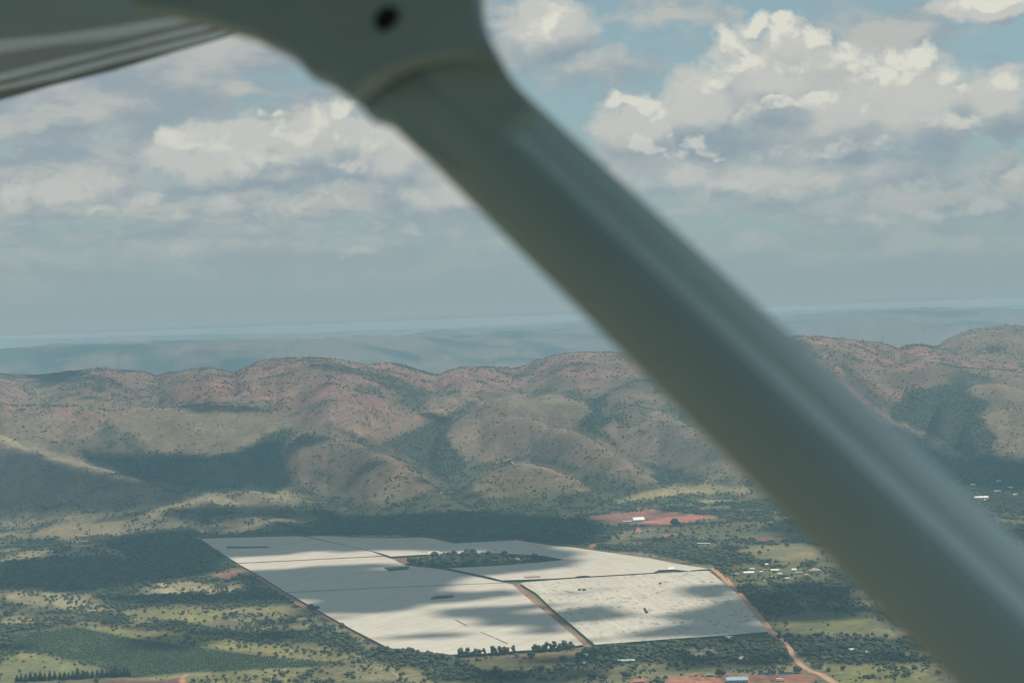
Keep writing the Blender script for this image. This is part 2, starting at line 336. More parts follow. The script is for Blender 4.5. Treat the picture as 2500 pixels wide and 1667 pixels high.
# valley, back
dn([(150,1268),(180,1250),(230,1231),(262,1238),(285,1248),(250,1256),(190,1266)], .04, PALE)
dn([(315,1248),(340,1235),(420,1228),(470,1215),(515,1202),(540,1208),(575,1220),(610,1231),(560,1236),(480,1235),(400,1240),(380,1262),(320,1258)], .06, PALE)
dn([(75,1303),(130,1283),(230,1268),(330,1275),(400,1300),(360,1308),(260,1308),(170,1320),(100,1310)], .05, (.19,.165,.10))
dn([(0,1240),(60,1235),(100,1260),(80,1290),(30,1310),(0,1330)], .35, GRASS, 4)
dn([(420,1295),(520,1275),(600,1265),(700,1278),(850,1290),(700,1298),(560,1300),(440,1302)], .25, GRASS)
dn([(100,1235),(300,1235),(470,1240),(800,1258),(800,1275),(600,1262),(430,1262),(250,1262),(120,1262)], .6)
dn([(0,1346),(130,1340),(230,1338),(290,1339),(300,1352),(315,1368),(295,1370),(270,1352),(150,1358),(60,1362),(0,1362)], .05, PALE)
dn([(0,1372),(150,1362),(275,1355),(310,1374),(330,1372),(258,1320),(340,1294),(460,1292),(505,1322),(565,1368),(580,1388),(500,1400),(400,1425),(300,1445),(160,1440),(90,1435),(0,1430)], .96)
dn([(60,1373),(180,1372),(200,1385),(100,1395)], .2, (.10,.085,.05))
dn([(790,1272),(900,1260),(1100,1257),(1300,1262),(1450,1268),(1480,1282),(1500,1320),(1420,1335),(1260,1318),(1110,1325),(1040,1310),(860,1308),(700,1305),(520,1312),(500,1302),(650,1298)], .97)
dn([(1490,1228),(1560,1205),(1650,1185),(1720,1180),(1810,1190),(1860,1205),(1780,1202),(1700,1205),(1600,1215),(1540,1225)], .08, (.26,.235,.115), 2)
dn([(1680,1232),(1740,1218),(1780,1225),(1700,1232)], .05, (.25,.22,.115), 2)
dn([(1435,1262),(1585,1243),(1665,1253),(1620,1262),(1560,1268),(1480,1276)], 0, MAROON, 1)
dn([(1560,1275),(1620,1262),(1690,1256),(1750,1263),(1690,1272),(1640,1278),(1600,1282),(1540,1281)], 0, RED, 1)
dn([(1430,1266),(1480,1277),(1545,1281),(1470,1281),(1430,1272)], .05, GREEN, 1)
dn([(1540,1285),(1740,1268),(1850,1275),(1950,1290),(1960,1318),(1850,1316),(1700,1310),(1560,1312),(1500,1300)], .22, OLIVE, 3)
dn([(1640,1305),(1800,1296),(1920,1296),(1940,1310),(1850,1314),(1700,1314)], .03, GREEN, 2)
dn([(1545,1292),(1560,1289),(1562,1296),(1548,1297)], 0, RED, 1); dn([(1610,1308),(1655,1303),(1650,1308),(1615,1311)], 0, RED, 1); dn([(1436,1330),(1450,1326),(1450,1338),(1438,1338)], 0, RED, 1)
dn([(1850,1312),(1915,1302),(1960,1300),(1900,1320),(1860,1322)], 0, MAROON, 1); dn([(1880,1318),(1960,1305),(2000,1310),(2000,1320),(1880,1321)], 0, (.06,.10,.045), 1)
dn([(1590,1318),(1660,1308),(1700,1318),(1800,1312),(1850,1316),(1830,1326),(1700,1330),(1600,1328)], .75, None, 2)
dn([(1800,1340),(1830,1334),(1960,1322),(2000,1335),(2010,1358),(1990,1368),(1860,1370),(1830,1352)], .015, (.165,.155,.082), 2)
dn([(1700,1330),(1840,1326),(1870,1332),(1800,1340),(1730,1338)], .1, GREEN, 2)
dn([(1400,1336),(1500,1325),(1600,1330),(1700,1335),(1790,1340),(1830,1358),(1860,1378),(1780,1395),(1690,1385),(1600,1366),(1500,1350)], .85)
dn([(1470,1345),(1540,1353),(1620,1367),(1740,1388),(1735,1382),(1640,1362),(1560,1346)], .1, GRASS, 1)
dn([(1780,1388),(1840,1378),(2020,1370),(2030,1425),(1800,1425)], .55, (.13,.13,.06), 3)
dn([(1790,1430),(1900,1425),(2060,1425),(2100,1500),(1880,1500),(1850,1480),(1800,1450)], .92)
dn([(1920,1450),(1990,1455),(2060,1470),(2050,1482),(1960,1475),(1985,1495),(1970,1495)], .15, (.14,.11,.065), 2)
dn([(1880,1505),(2000,1490),(2120,1500),(2170,1530),(2190,1560),(2000,1552),(1910,1556),(1890,1540)], .06, (.125,.128,.062), 3)
dn([(2000,1518),(2110,1512),(2130,1520),(2010,1526)], .02, (.20,.20,.075), 3)
# valley, front left
dn([(20,1450),(60,1438),(120,1440),(180,1455),(240,1470),(280,1490),(200,1500),(120,1478),(20,1475)], .2, PALE, 3)
dn([(370,1440),(390,1420),(450,1415),(540,1430),(590,1430),(570,1445),(490,1450),(420,1452)], .2, PALE, 2)
dn([(505,1398),(580,1390),(586,1400),(560,1412),(530,1408)], .05, (.24,.14,.09), 1)
dn([(0,1500),(60,1497),(120,1510),(100,1520),(0,1530)], .15, PALE, 3)
dn([(0,1475),(120,1480),(260,1500),(330,1515),(200,1525),(0,1500)], .7)
dn([(260,1455),(400,1450),(550,1445),(640,1440),(770,1480),(700,1482),(600,1478),(450,1475),(330,1470)], .85, None, 2)
dn([(290,1490),(420,1482),(600,1488),(700,1478),(770,1485),(775,1500),(680,1502),(560,1498),(470,1520),(400,1520),(320,1510)], .2, (.175,.17,.072), 3)
dn([(310,1515),(330,1495),(480,1500),(540,1515),(470,1528),(400,1522)], .06, (.165,.165,.07), 2)
dn([(0,1520),(40,1522),(125,1520),(150,1535),(30,1545),(0,1550)], .9, None, 2)
dn([(330,1528),(400,1511),(560,1535),(700,1545),(790,1530),(870,1555),(905,1588),(860,1598),(800,1585),(700,1565),(560,1555),(450,1548)], .92, None, 2)
dn([(560,1500),(700,1505),(760,1500),(800,1530),(700,1545),(600,1535)], .45, (.148,.140,.078), 3)
dn([(800,1515),(850,1520),(900,1560),(880,1565),(820,1540)], .25, GRASS, 2)
dn([(170,1528),(200,1519),(330,1538),(520,1558),(720,1572),(900,1602),(840,1614),(560,1588),(330,1556)], .14, (.19,.18,.075), 2)
dn([(680,1560),(760,1562),(840,1590),(800,1600),(700,1585)], .5, None, 3)
dn([(30,1546),(150,1536),(190,1529),(330,1558),(560,1591),(840,1618),(700,1632),(420,1645),(320,1656),(250,1633),(150,1606),(60,1590),(20,1570)], 0.0, (.042,.068,.033), 1)
dn([(0,1602),(40,1592),(150,1608),(250,1637),(230,1648),(40,1662),(0,1680)], .03, (.13,.142,.068), 2)
dn([(40,1592),(100,1598),(95,1612),(50,1608)], .1, (.21,.20,.08), 2)
dn([(160,1680),(260,1661),(452,1651),(453,1680)], 0, (.105,.06,.055), 1)
dn([(300,1655),(460,1645),(700,1632),(860,1622),(860,1632),(700,1640),(470,1650),(300,1661)], .02, (.19,.17,.08), 1)
dn([(450,1649),(463,1648),(465,1680),(452,1680)], 0, (.34,.17,.11), 1)
dn([(465,1650),(700,1640),(860,1632),(950,1625),(1040,1645),(1060,1680),(465,1680)], .35, (.16,.155,.066), 3)
dn([(800,1625),(900,1625),(1040,1650),(1060,1680),(820,1680)], .14, (.152,.144,.078), 3)
# front middle and right
dn([(890,1586),(1000,1587),(1095,1600),(1103,1612),(1170,1632),(1290,1640),(1280,1660),(1050,1662),(1030,1636),(960,1622),(900,1604)], .85, None, 2)
dn([(1110,1606),(1410,1588),(1412,1596),(1300,1602),(1130,1612)], .1, (.17,.13,.075), 1)
dn([(1150,1613),(1410,1594),(1405,1612),(1360,1626),(1215,1634),(1165,1628)], .02, (.12,.115,.055), 2)
dn([(1260,1604),(1380,1598),(1400,1606),(1300,1612),(1230,1614)], .02, (.10,.075,.05), 2)
dn([(1410,1580),(1500,1572),(1600,1567),(1870,1556),(1920,1565),(1935,1600),(1930,1622),(1850,1630),(1700,1612),(1560,1622),(1480,1628),(1420,1612)], .88, None, 2)
dn([(1670,1585),(1740,1576),(1760,1584),(1700,1600)], .2, GRASS, 2)
dn([(1280,1640),(1420,1625),(1560,1626),(1700,1618),(1850,1632),(1960,1630),(1970,1650),(1630,1650),(1560,1680),(1280,1680)], .33, (.148,.140,.078), 3)
dn([(1630,1652),(1760,1649),(1990,1646),(1985,1658),(1955,1680),(1620,1680)], 0, (.27,.135,.09), 1)
dn([(1540,1662),(1575,1660),(1580,1680),(1540,1680)], .02, (.25,.115,.075), 1)
dn([(1950,1570),(2050,1560),(2170,1565),(2230,1610),(2100,1620),(1990,1620),(1950,1590)], .9, None, 2)
dn([(1990,1625),(2100,1622),(2240,1612),(2300,1680),(2060,1680)], .4, (.15,.15,.062), 3)
# net yard, corridors and the wooded island between the nets
dn([(919,1350),(955,1359),(1040,1353),(1030,1360),(985,1366),(1010,1378),(991,1384),(960,1368)], 0, (.17,.105,.075), 1)
dn([(1000,1366),(1060,1358),(1160,1352),(1270,1356),(1378,1368),(1240,1380),(1112,1388),(1059,1386),(991,1382)], .93, (.05,.055,.03), 1)
MASKS = [(poly_mask(p, b), d, c) for p, d, c, b in DENS]
ROCK = poly_mask([(x, y-4) for x, y in SKYL[1:]] + [(2520,880),(2520,925),(2330,925),(2250,935),(2190,975),(2150,1000),(1950,960),(1500,925),(1300,935),(1100,960),(1000,1000),(900,1055),(800,1030),(640,990),(560,1000),(330,1070),(260,1060),(150,1010),(0,1000)], 9)
def cover(x, y, z):
    """tree density and ground colour at ground points"""
    px, py, w = proj(x, y, z); r = np.hypot(x, y)
    s = F/np.maximum(r, 100)
    px2 = px+9*s*(fbm(x/38, y/60, 3, 3)-.5)*2; py2 = py+18*s*(H/np.maximum(r, 100))*(fbm(x/45, y/80, 3, 9)-.5)*2
    d = .06+.46*sstep(fbm(x/150, y/200, 5, 21, .55), .35, .53)+.42*sstep(fbm(x/60, y/75, 4, 25), .43, .60)
    hill = sstep(z, 15, 60)*(r < 9000)
    dh = .14+.5*sstep(fbm(x/170, y/220, 4, 23), .48, .70)+.16*look(ROCK, px2, py2)
    d = d*(1-hill)+dh*hill
    n1 = fbm(x/60, y/90, 4, 61)[..., None]; n2 = fbm(x/260, y/330, 3, 62)[..., None]
    c = np.array(GRASS)*(1-n2)+np.array(OLIVE)*n2
    hg = np.array((.140,.110,.076))*(.75+.5*n2)
    hill_ = hill[..., None]; c = c*(1-hill_)+hg*hill_
    rk = (look(ROCK, px2, py2)*hill*sstep(fbm(x/110, y/150, 4, 71), .32, .58))[..., None]
    c = c*(1-rk)+np.array((.190,.115,.095))*(.7+.6*fbm(x/22, y/30, 3, 75)[..., None])*rk
    far = sstep(r, 8300, 9500)
    fc = sstep(.4*fbm(x/2200, y/1500, 4, 81)+.6*fbm(x/420, y/330, 5, 83), .35, .54)[..., None]
    c = np.where(far[..., None] > 0, c*(1-far[..., None])+far[..., None]*(np.array((.032,.042,.040))*(1-fc)+np.array((.13,.122,.10))*fc), c)
    d = d*(1-far)
    for m, dd, cc in MASKS:
        a = look(m, px2, py2)*(w > 0)*(r < 9000)
        d = d*(1-a)+dd*a
        if cc is not None: c = c*(1-a[..., None])+np.array(cc)*a[..., None]
    c = c*(.62+.76*n1)
    return d, c, px, py
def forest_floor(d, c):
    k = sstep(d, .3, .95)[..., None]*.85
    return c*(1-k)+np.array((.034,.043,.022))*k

# ------------------------------------------------------------------ mesh and material helpers
def mesh_np(name, v, f, mat=None, smooth=False):
    v = np.ascontiguousarray(v, np.float32); me = bpy.data.meshes.new(name)
    f = np.asarray(f, np.int32); k = f.shape[1]
    me.vertices.add(len(v)); me.vertices.foreach_set('co', v.ravel())
    me.loops.add(f.size); me.loops.foreach_set('vertex_index', f.ravel())
    me.polygons.add(len(f)); me.polygons.foreach_set('loop_start', np.arange(0, f.size, k, dtype=np.int32))
    if smooth: me.polygons.foreach_set('use_smooth', np.ones(len(f), bool))
    me.update(calc_edges=True)
    if mat: me.materials.append(mat)
    return me
def link(name, me, parent=None, **props):
    o = bpy.data.objects.new(name, me); COL.objects.link(o)
    if parent is not None: o.parent = parent
    for k, v in props.items(): o[k] = v
    return o
def bm_obj(name, bm, mat, parent=None, smooth=False, **props):
    me = bpy.data.meshes.new(name); bm.normal_update(); bm.to_mesh(me); bm.free()
    if smooth: me.polygons.foreach_set('use_smooth', np.ones(len(me.polygons), bool))
    for m in (mat if isinstance(mat, (list, tuple)) else [mat]): me.materials.append(m)
    return link(name, me, parent, **props)
def thing(name, label, cat, loc, rz=0, group=None):
    o = bpy.data.objects.new(name, None); COL.objects.link(o); o.location = loc; o.rotation_euler = (0, 0, rz)
    o['label'] = label; o['category'] = cat
    if group: o['group'] = group
    return o
def mat(name, col, rough=.8, spread=.25, scale=.6, metal=0, spec=.3, bump=0):
    m = bpy.data.materials.new(name); m.use_nodes = True; t = NT(m.node_tree); b = t.n['Principled BSDF']
    co = t.node('ShaderNodeTexCoord').outputs['Object']
    n = t.noise(co, scale, 5, .6).outputs['Fac']
    k = t.ss(n, .25, .75, 1-spread, 1+spread, 'LINEAR')
    c = t.v('SCALE', col, k); t.set(b.inputs['Base Color'], c)
    b.inputs['Roughness'].default_value = rough; b.inputs['Metallic'].default_value = metal; b.inputs['Specular IOR Level'].default_value = spec
    if bump:
        bn = t.node('ShaderNodeBump', {'Height': n, 'Strength': bump}); t.set(b.inputs['Normal'], bn.outputs[0])
    return m
def box_bm(bm, x0, x1, y0, y1, z0, z1):
    v = [bm.verts.new(p) for p in ((x0,y0,z0),(x1,y0,z0),(x1,y1,z0),(x0,y1,z0),(x0,y0,z1),(x1,y0,z1),(x1,y1,z1),(x0,y1,z1))]
    for q in ((0,3,2,1),(4,5,6,7),(0,1,5,4),(1,2,6,5),(2,3,7,6),(3,0,4,7)): bm.faces.new([v[i] for i in q])

# ------------------------------------------------------------------ the terrain: one sheet from under the aircraft to the horizon
def terrain():
    dense = np.linspace(-R(17.3), R(17.3), 900)
    side = np.linspace(R(17.3), R(180), 60)[1:]
    az = np.concatenate([-side[::-1][1:], dense, side])
    rs = [40.]
    while rs[-1] < 128000:
        r = rs[-1]
        if r < 2050: dr = max(r*.12, 25)
        elif r < 4100: dr = min(r*r/(H*1911)*.9, 13)
        elif r < 7300: dr = 11
        elif r < 9000: dr = 40
        else: dr = min(r*.012, 900)
        rs.append(r+dr)
    rs = np.array(rs); nr, na = len(rs), len(az)
    A, RR = np.meshgrid(az, rs); X = RR*np.sin(A); Y = RR*np.cos(A)
    Z = height(X, Y)
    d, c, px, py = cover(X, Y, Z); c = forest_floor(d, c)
    v = np.stack([X, Y, Z], -1).reshape(-1, 3)
    i = np.arange(nr-1)[:, None]*na + np.arange(na-1)[None]
    f = np.stack([i, i+1, i+na+1, i+na], -1).reshape(-1, 4)
    v = np.vstack([v, [[0, 0, 0]]]); cen = len(v)-1
    # close the seam behind the camera and the small disc below it
    j = np.arange(nr-1)*na; seam = np.stack([j+na-1, j, j+na, j+2*na-1], -1)
    k = np.arange(na); disc = np.stack([np.full(na, cen), (k+1) % na, k], -1)
    me = mesh_np('terrain', v, np.vstack([f, seam]), None, True)
    bm = bmesh.new(); bm.from_mesh(me); bm.verts.ensure_lookup_table()
    for q in disc: bm.faces.new([bm.verts[t] for t in q])
    bm.normal_update()
    bm.to_mesh(me); bm.free()
    cc = np.vstack([c.reshape(-1, 3), [GRASS]]); rgba = np.concatenate([cc, np.ones((len(cc), 1))], 1).astype(np.float32)
    at = me.attributes.new('cover', 'FLOAT_COLOR', 'POINT'); at.data.foreach_set('color', rgba.ravel())
    m = bpy.data.materials.new('ground_cover'); m.use_nodes = True; t = NT(m.node_tree); b = t.n['Principled BSDF']
    a = t.node('ShaderNodeAttribute', attribute_name='cover').outputs['Color']
    pos = t.node('ShaderNodeNewGeometry').outputs['Position']
    n = t.noise(pos, .09, 6, .65).outputs['Fac']; k1 = t.ss(n, .3, .7, .58, 1.42, 'LINEAR')
    n2 = t.noise(pos, .022, 4, .6).outputs['Fac']; k2 = t.ss(n2, .3, .7, .85, 1.15, 'LINEAR')
    t.set(b.inputs['Base Color'], t.v('SCALE', a, t.m('MULTIPLY', k1, k2)))
    b.inputs['Roughness'].default_value = 1; b.inputs['Specular IOR Level'].default_value = .05
    me.materials.append(m)
    link('terrain', me, kind='structure')
terrain()

#@@OBJECTS
# ------------------------------------------------------------------ clouds overhead, out of the frame: their shadows lie on the land
SHADE = [
 [(470,1306),(600,1300),(790,1268),(900,1256),(1100,1255),(1300,1262),(1450,1268),(1480,1285),(1480,1305),(1420,1330),(1365,1334),(1300,1342),(1230,1338),(1120,1348),(1000,1344),(900,1343),(800,1350),(700,1353),(560,1364),(480,1340)],
 [(632,1402),(700,1392),(780,1386),(860,1385),(900,1377),(960,1376),(1000,1378),(1090,1388),(1300,1376),(1390,1366),(1425,1374),(1360,1394),(1290,1396),(1200,1411),(1140,1413),(1110,1428),(1050,1441),(1060,1448),(1250,1449),(1300,1454),(1180,1462),(1100,1472),(1000,1490),(900,1498),(800,1501),(760,1480),(680,1440)],
 [(1105,1500),(1150,1486),(1290,1484),(1330,1489),(1220,1508),(1110,1513)], [(1130,1520),(1250,1508),(1340,1500),(1375,1518),(1410,1545),(1335,1552),(1300,1532),(1180,1522)],
 [(1690,1439),(1780,1431),(1850,1436),(1900,1428),(2080,1430),(2130,1500),(1960,1512),(1880,1500),(1885,1548),(1640,1558),(1560,1552),(1640,1532),(1620,1505),(1700,1490),(1760,1476),(1720,1465)],
 [(1365,1497),(1480,1484),(1550,1511),(1420,1532)], [(1200,1350),(1300,1345),(1400,1352),(1430,1362),(1380,1366),(1250,1362)],
 [(0,1395),(100,1368),(260,1330),(420,1296),(500,1318),(575,1390),(400,1425),(200,1440),(0,1432)],
 [(0,1092),(60,1104),(130,1126),(300,1168),(430,1198),(480,1216),(300,1243),(100,1232),(0,1215)],
 [(200,1098),(280,1112),(420,1106),(560,1110),(650,1085),(700,1056),(690,1160),(700,1190),(560,1192),(400,1178),(280,1152)],
 [(420,1250),(600,1232),(860,1250),(800,1264),(600,1264),(430,1260)],
 [(260,1458),(420,1452),(640,1440),(740,1470),(600,1480),(420,1474)], [(100,903),(215,900),(200,925),(60,925)], [(280,898),(340,902),(330,912)], [(1040,1015),(1090,1010),(1080,1030),(1040,1032)], [(880,1120),(960,1125),(930,1140),(870,1135)], [(720,1066),(800,1062),(790,1080),(730,1078)],
 [(430,990),(560,985),(690,1010),(500,1000)], [(2150,1030),(2400,1100),(2520,1120),(2520,1200),(2250,1150)], [(1880,1290),(2050,1250),(2150,1330),(2000,1330)],
]
def box2(m, rx, ry):
    for ax, r in ((0, ry), (1, rx)):
        pad = [(0, 0), (0, 0)]; pad[ax] = (r+1, r); c = np.cumsum(np.pad(m, pad, mode='edge'), axis=ax, dtype=np.float64); k = 2*r+1
        m = (np.take(c, range(k, c.shape[ax]), ax)-np.take(c, range(0, c.shape[ax]-k), ax))/k
    return m.astype(np.float32)
def clouds():
    m = np.zeros((MH, MW), np.float32)
    for i, p in enumerate(SHADE): m = np.maximum(m, poly_mask(p, 0)*(1.35 if i < 2 else 1.15 if i in (4, 7, 8, 9) else .72 if i == 5 else 1))
    for _ in range(2): m = box2(m, 9, 2)
    zc = 2600.0; k = zc/math.tan(SUN_EL); ox, oy = k*math.sin(SUN_AZ), k*math.cos(SUN_AZ)
    sx, sy = 8.0, 14.0
    gx = np.arange(-1900, 1900, sx); gy = np.arange(2150, 6700, sy)
    X, Y = np.meshgrid(gx, gy)
    Zg = height(X, Y)
    px, py, w = proj(X, Y, Zg)
    n = fbm(X/210, Y/260, 6, 131, .62)-.5
    px2 = px+(55*(fbm(X/230, Y/330, 4, 141)-.5)); py2 = py+5*(fbm(X/260, Y/330, 4, 151)-.5)
    v = look(m, px2, py2)
    n2 = fbm(X/75, Y/95, 4, 171, .6)-.5
    wsp = fbm(X/420, Y/46, 3, 181, .6)-.5
    far = sstep(Y, 3900, 4600); v = v*(1+.25*far)+(n*1.5+n2*1.7+wsp*1.5+(fbm(X/34, Y/40, 3, 191, .6)-.5)*.9)*(1-.45*far)-.43
    t = np.where(v > 0, np.minimum(18+130*np.sqrt(np.clip(v, 0, 1)), 140), -1)
    t = np.where((X/Y < -.36) | (X/Y > .36), -1, t)
    cell = (t[:-1, :-1] > 0) & (t[1:, :-1] > 0) & (t[:-1, 1:] > 0) & (t[1:, 1:] > 0)
    ny, nx = X.shape; idx = np.arange(ny*nx).reshape(ny, nx)
    q = np.stack([idx[:-1, :-1], idx[:-1, 1:], idx[1:, 1:], idx[1:, :-1]], -1)[cell]
    use = np.unique(q); remap = -np.ones(ny*nx, int); remap[use] = np.arange(len(use))
    qb = remap[q]; N = len(use)
    dz = zc-Zg.ravel()[use]; kk = dz/math.tan(SUN_EL)
    cx = X.ravel()[use]+kk*math.sin(SUN_AZ); cy = Y.ravel()[use]+kk*math.cos(SUN_AZ); tt = t.ravel()[use]
    bot = np.stack([cx, cy, zc-tt*.15], -1); top = np.stack([cx, cy, zc+tt*(.7+.6*fbm(cx/90, cy/90, 4, 161))], -1)
    e = np.concatenate([qb[:, [0, 1]], qb[:, [1, 2]], qb[:, [2, 3]], qb[:, [3, 0]]])
    key = np.sort(e, 1); key = key[:, 0].astype(np.int64)*N+key[:, 1]
    u, inv, cnt = np.unique(key, return_inverse=True, return_counts=True)
    be = e[cnt[inv] == 1]
    side = np.stack([be[:, 0], be[:, 1], be[:, 1]+N, be[:, 0]+N], -1)
    f = np.vstack([qb[:, ::-1], qb+N, side])
    mm = mat('cloud_white', (.85, .85, .85), 1, .05, .01)
    link('clouds', mesh_np('clouds', np.vstack([bot, top]), f, mm, True), kind='stuff')
clouds()

# ------------------------------------------------------------------ roads, tracks and yards laid on the ground
def on_ground(px, py, lift=0.0):
    p = ground(px, py); p[..., 2] = np.maximum(height(p[..., 0], p[..., 1]), 0)+lift; return p
M_RED = mat('red_earth', (.31, .15, .095), .95, .3, .05); M_DIRT = mat('pale_dirt', (.36, .23, .15), .95, .25, .05)
M_DARKSOIL = mat('dark_soil', (.105, .075, .055), .95, .3, .05); M_STRIP = mat('corridor_grass', (.17, .145, .075), .95, .4, .06)
def strip(name, pts, width, m, lift=.3, **kw):
    p = [on_ground(*q) for q in pts]; w = width if isinstance(width, (list, tuple)) else [width]*len(p)
    fine, fw = [], []
    for i in range(len(p)-1):
        n = max(1, int(np.linalg.norm(p[i+1]-p[i])/18))
        for k in range(n): fine.append(p[i]+(p[i+1]-p[i])*k/n); fw.append(w[i]+(w[i+1]-w[i])*k/n)
    fine.append(p[-1]); fw.append(w[-1]); fine = np.array(fine)
    t = np.gradient(fine, axis=0); nrm = np.stack([-t[:, 1], t[:, 0]], -1); nrm /= np.linalg.norm(nrm, axis=1)[:, None]
    jit = .5*(1+.45*(np.array([vn(i*.6, 3.3, 5) for i in range(len(fine))])-.5)); jit2 = .5*(1+.45*(np.array([vn(i*.6, 8.3, 6) for i in range(len(fine))])-.5))
    L = fine[:, :2]+nrm*(np.array(fw)*jit)[:, None]; Rr = fine[:, :2]-nrm*(np.array(fw)*jit2)[:, None]
    v = []
    for a, b in zip(L, Rr): v += [(*a, float(height(a[0], a[1]))+lift), (*b, float(height(b[0], b[1]))+lift)]
    f = [(2*i, 2*i+2, 2*i+3, 2*i+1) for i in range(len(fine)-1)]
    f = [q[::-1] for q in f]
    me = mesh_np(name, np.array(v), np.array(f), m); return link(name, me, kind='structure', **kw)
strip('dirt_road', [(480,1312),(560,1366),(628,1407),(748,1480),(830,1524),(945,1583)], 7.5, M_RED)
strip('dirt_road', [(1738,1386),(1765,1408),(1800,1445),(1845,1495),(1882,1543),(1905,1558)], 10, mat('orange_road', (.40, .23, .125), .95, .25, .05))
strip('dirt_road', [(1897,1552),(1918,1568),(1930,1586),(1936,1602),(1953,1621),(1978,1638),(2006,1646),(2040,1668),(2080,1700)], [6,6,6,6,7,8,10,8,8], M_DIRT)
strip('dirt_road', [(985,1381),(958,1366),(935,1357),(910,1347)], 8, M_RED)
strip('dirt_road', [(1096,1604),(1190,1601),(1265,1594),(1345,1590),(1420,1584)], 3.5, M_DARKSOIL)
strip('dirt_path', [(955,1638),(970,1650),(985,1668),(1000,1690)], 2.2, M_DIRT)
strip('dirt_path', [(560,1386),(640,1415),(700,1458),(760,1496)], 4, M_RED, .45)
strip('dirt_path', [(1078,1240),(1090,1225),(1100,1210)], 7, M_DIRT)
strip('dirt_path', [(1210,1170),(1250,1168),(1290,1190),(1330,1212),(1380,1216)], 5, M_DIRT, .8)
strip('net_corridor', [(1258,1424),(1290,1456),(1330,1495),(1380,1540),(1440,1588)], [42,43,43,42,40], M_STRIP, .3)
strip('dirt_path', [(1259,1427),(1305,1469),(1355,1509),(1405,1551),(1437,1582)], 7, mat('corridor_earth', (.27, .155, .095), .95, .3, .05), .6)
strip('net_corridor', [(1090,1391),(1150,1405),(1216,1420)], [30,32,32], M_DARKSOIL, .3)
strip('dirt_path', [(1088,1393),(1150,1407),(1222,1422),(1262,1428)], 7, M_RED, .6)
strip('net_corridor', [(1218,1420),(1262,1417),(1350,1413)], [34,30,6], M_DARKSOIL, .45)
strip('dirt_path', [(1425,1580),(1500,1574),(1640,1563),(1760,1556),(1880,1547)], 7, M_RED, .3)
strip('dirt_path', [(1000,1358),(1095,1352),(1200,1349)], 8, M_RED, .3)
def sheet(name, poly, m, lift=.3):
    p = np.array([on_ground(*q, lift) for q in poly]); bm = bmesh.new()
    bm.faces.new([bm.verts.new(q) for q in p]); bmesh.ops.triangulate(bm, faces=bm.faces)
    for f in bm.faces:
        if f.normal.z < 0: f.normal_flip()
    return bm_obj(name, bm, m, kind='structure')
sheet('pond', [(865,1309),(900,1307),(985,1306),(1005,1309),(940,1311),(880,1312)], mat('pond_water', (.12, .17, .22), .12, .1, .02, spec=.5), .4)

# ------------------------------------------------------------------ shade nets
NETZ = 3.3
def net_material(name, ang, holes):
    m = bpy.data.materials.new(name); m.use_nodes = True; t = NT(m.node_tree); b = t.n['Principled BSDF']
    pos = t.node('ShaderNodeNewGeometry').outputs['Position']
    rot = t.node('ShaderNodeVectorRotate', {'Vector': pos, 'Angle': ang}, rotation_type='Z_AXIS').outputs[0]
    st = t.noise(t.v('MULTIPLY', rot, (1, .06, 1)), .16, 5, .65).outputs['Fac']
    st2 = t.noise(t.v('MULTIPLY', rot, (.3, 1, 1)), .035, 4, .6).outputs['Fac']
    blot = t.noise(pos, .35, 3, .6).outputs['Fac']
    k = t.m('MULTIPLY', t.ss(st, .3, .7, .82, 1.10, 'LINEAR'), t.m('MULTIPLY', t.ss(st2, .3, .7, .95, 1.05, 'LINEAR'), t.ss(blot, .3, .7, .93, 1.06, 'LINEAR')))
    c = t.v('SCALE', (.475, .455, .385), k)
    if holes:
        h1 = t.noise(t.v('MULTIPLY', pos, (1, .5, 1)), .15, 2, .6).outputs['Fac']; h2 = t.noise(pos, .012, 3, .6).outputs['Fac']
        hm = t.m('MULTIPLY', t.ss(t.m('ADD', h1, t.m('MULTIPLY', h2, .35)), .785, .83), .85)
        c = t.mix(hm, c, (.16, .18, .13))
    t.set(b.inputs['Base Color'], c); b.inputs['Roughness'].default_value = .8; b.inputs['Specular IOR Level'].default_value = .2
    bp = t.node('ShaderNodeBump', {'Height': t.m('ADD', st, t.m('MULTIPLY', blot, .4)), 'Strength': .35, 'Distance': 2.0}); t.set(b.inputs['Normal'], bp.outputs[0])
    return m
M_WALL = mat('net_side_cloth', (.085, .092, .078), .9, .3, .2); M_POST = mat('net_post_wood', (.16, .12, .085), .9, .3, 1.0)
M_CABLE = mat('net_seam', (.10, .105, .10), .8, .2, .3); M_CROP = mat('crop_leaves', (.045, .06, .032), .9, .5, .3); M_FRAME = mat('post_steel', (.4, .4, .4), .5, .1, 1)
def netpt(q, z=NETZ): return ground(float(q[0]), float(q[1]), z)
def seam(root, a, b, w=1.6, name='seam'):
    A, B = netpt(a), netpt(b); d = B-A; L = np.linalg.norm(d); n = max(2, int(L/25)); s = np.array([-d[1], d[0], 0])/L*w/2
    bm = bmesh.new(); prev = None
    for i in range(n+1):
        p = A+d*i/n+np.array([0, 0, .25]); row = [bm.verts.new(p+s), bm.verts.new(p+np.array([0, 0, .5])), bm.verts.new(p-s)]
        if prev:
            for k in range(2): bm.faces.new((prev[k], prev[k+1], row[k+1], row[k]))
        prev = row
    bm_obj(name, bm, M_CABLE, root)
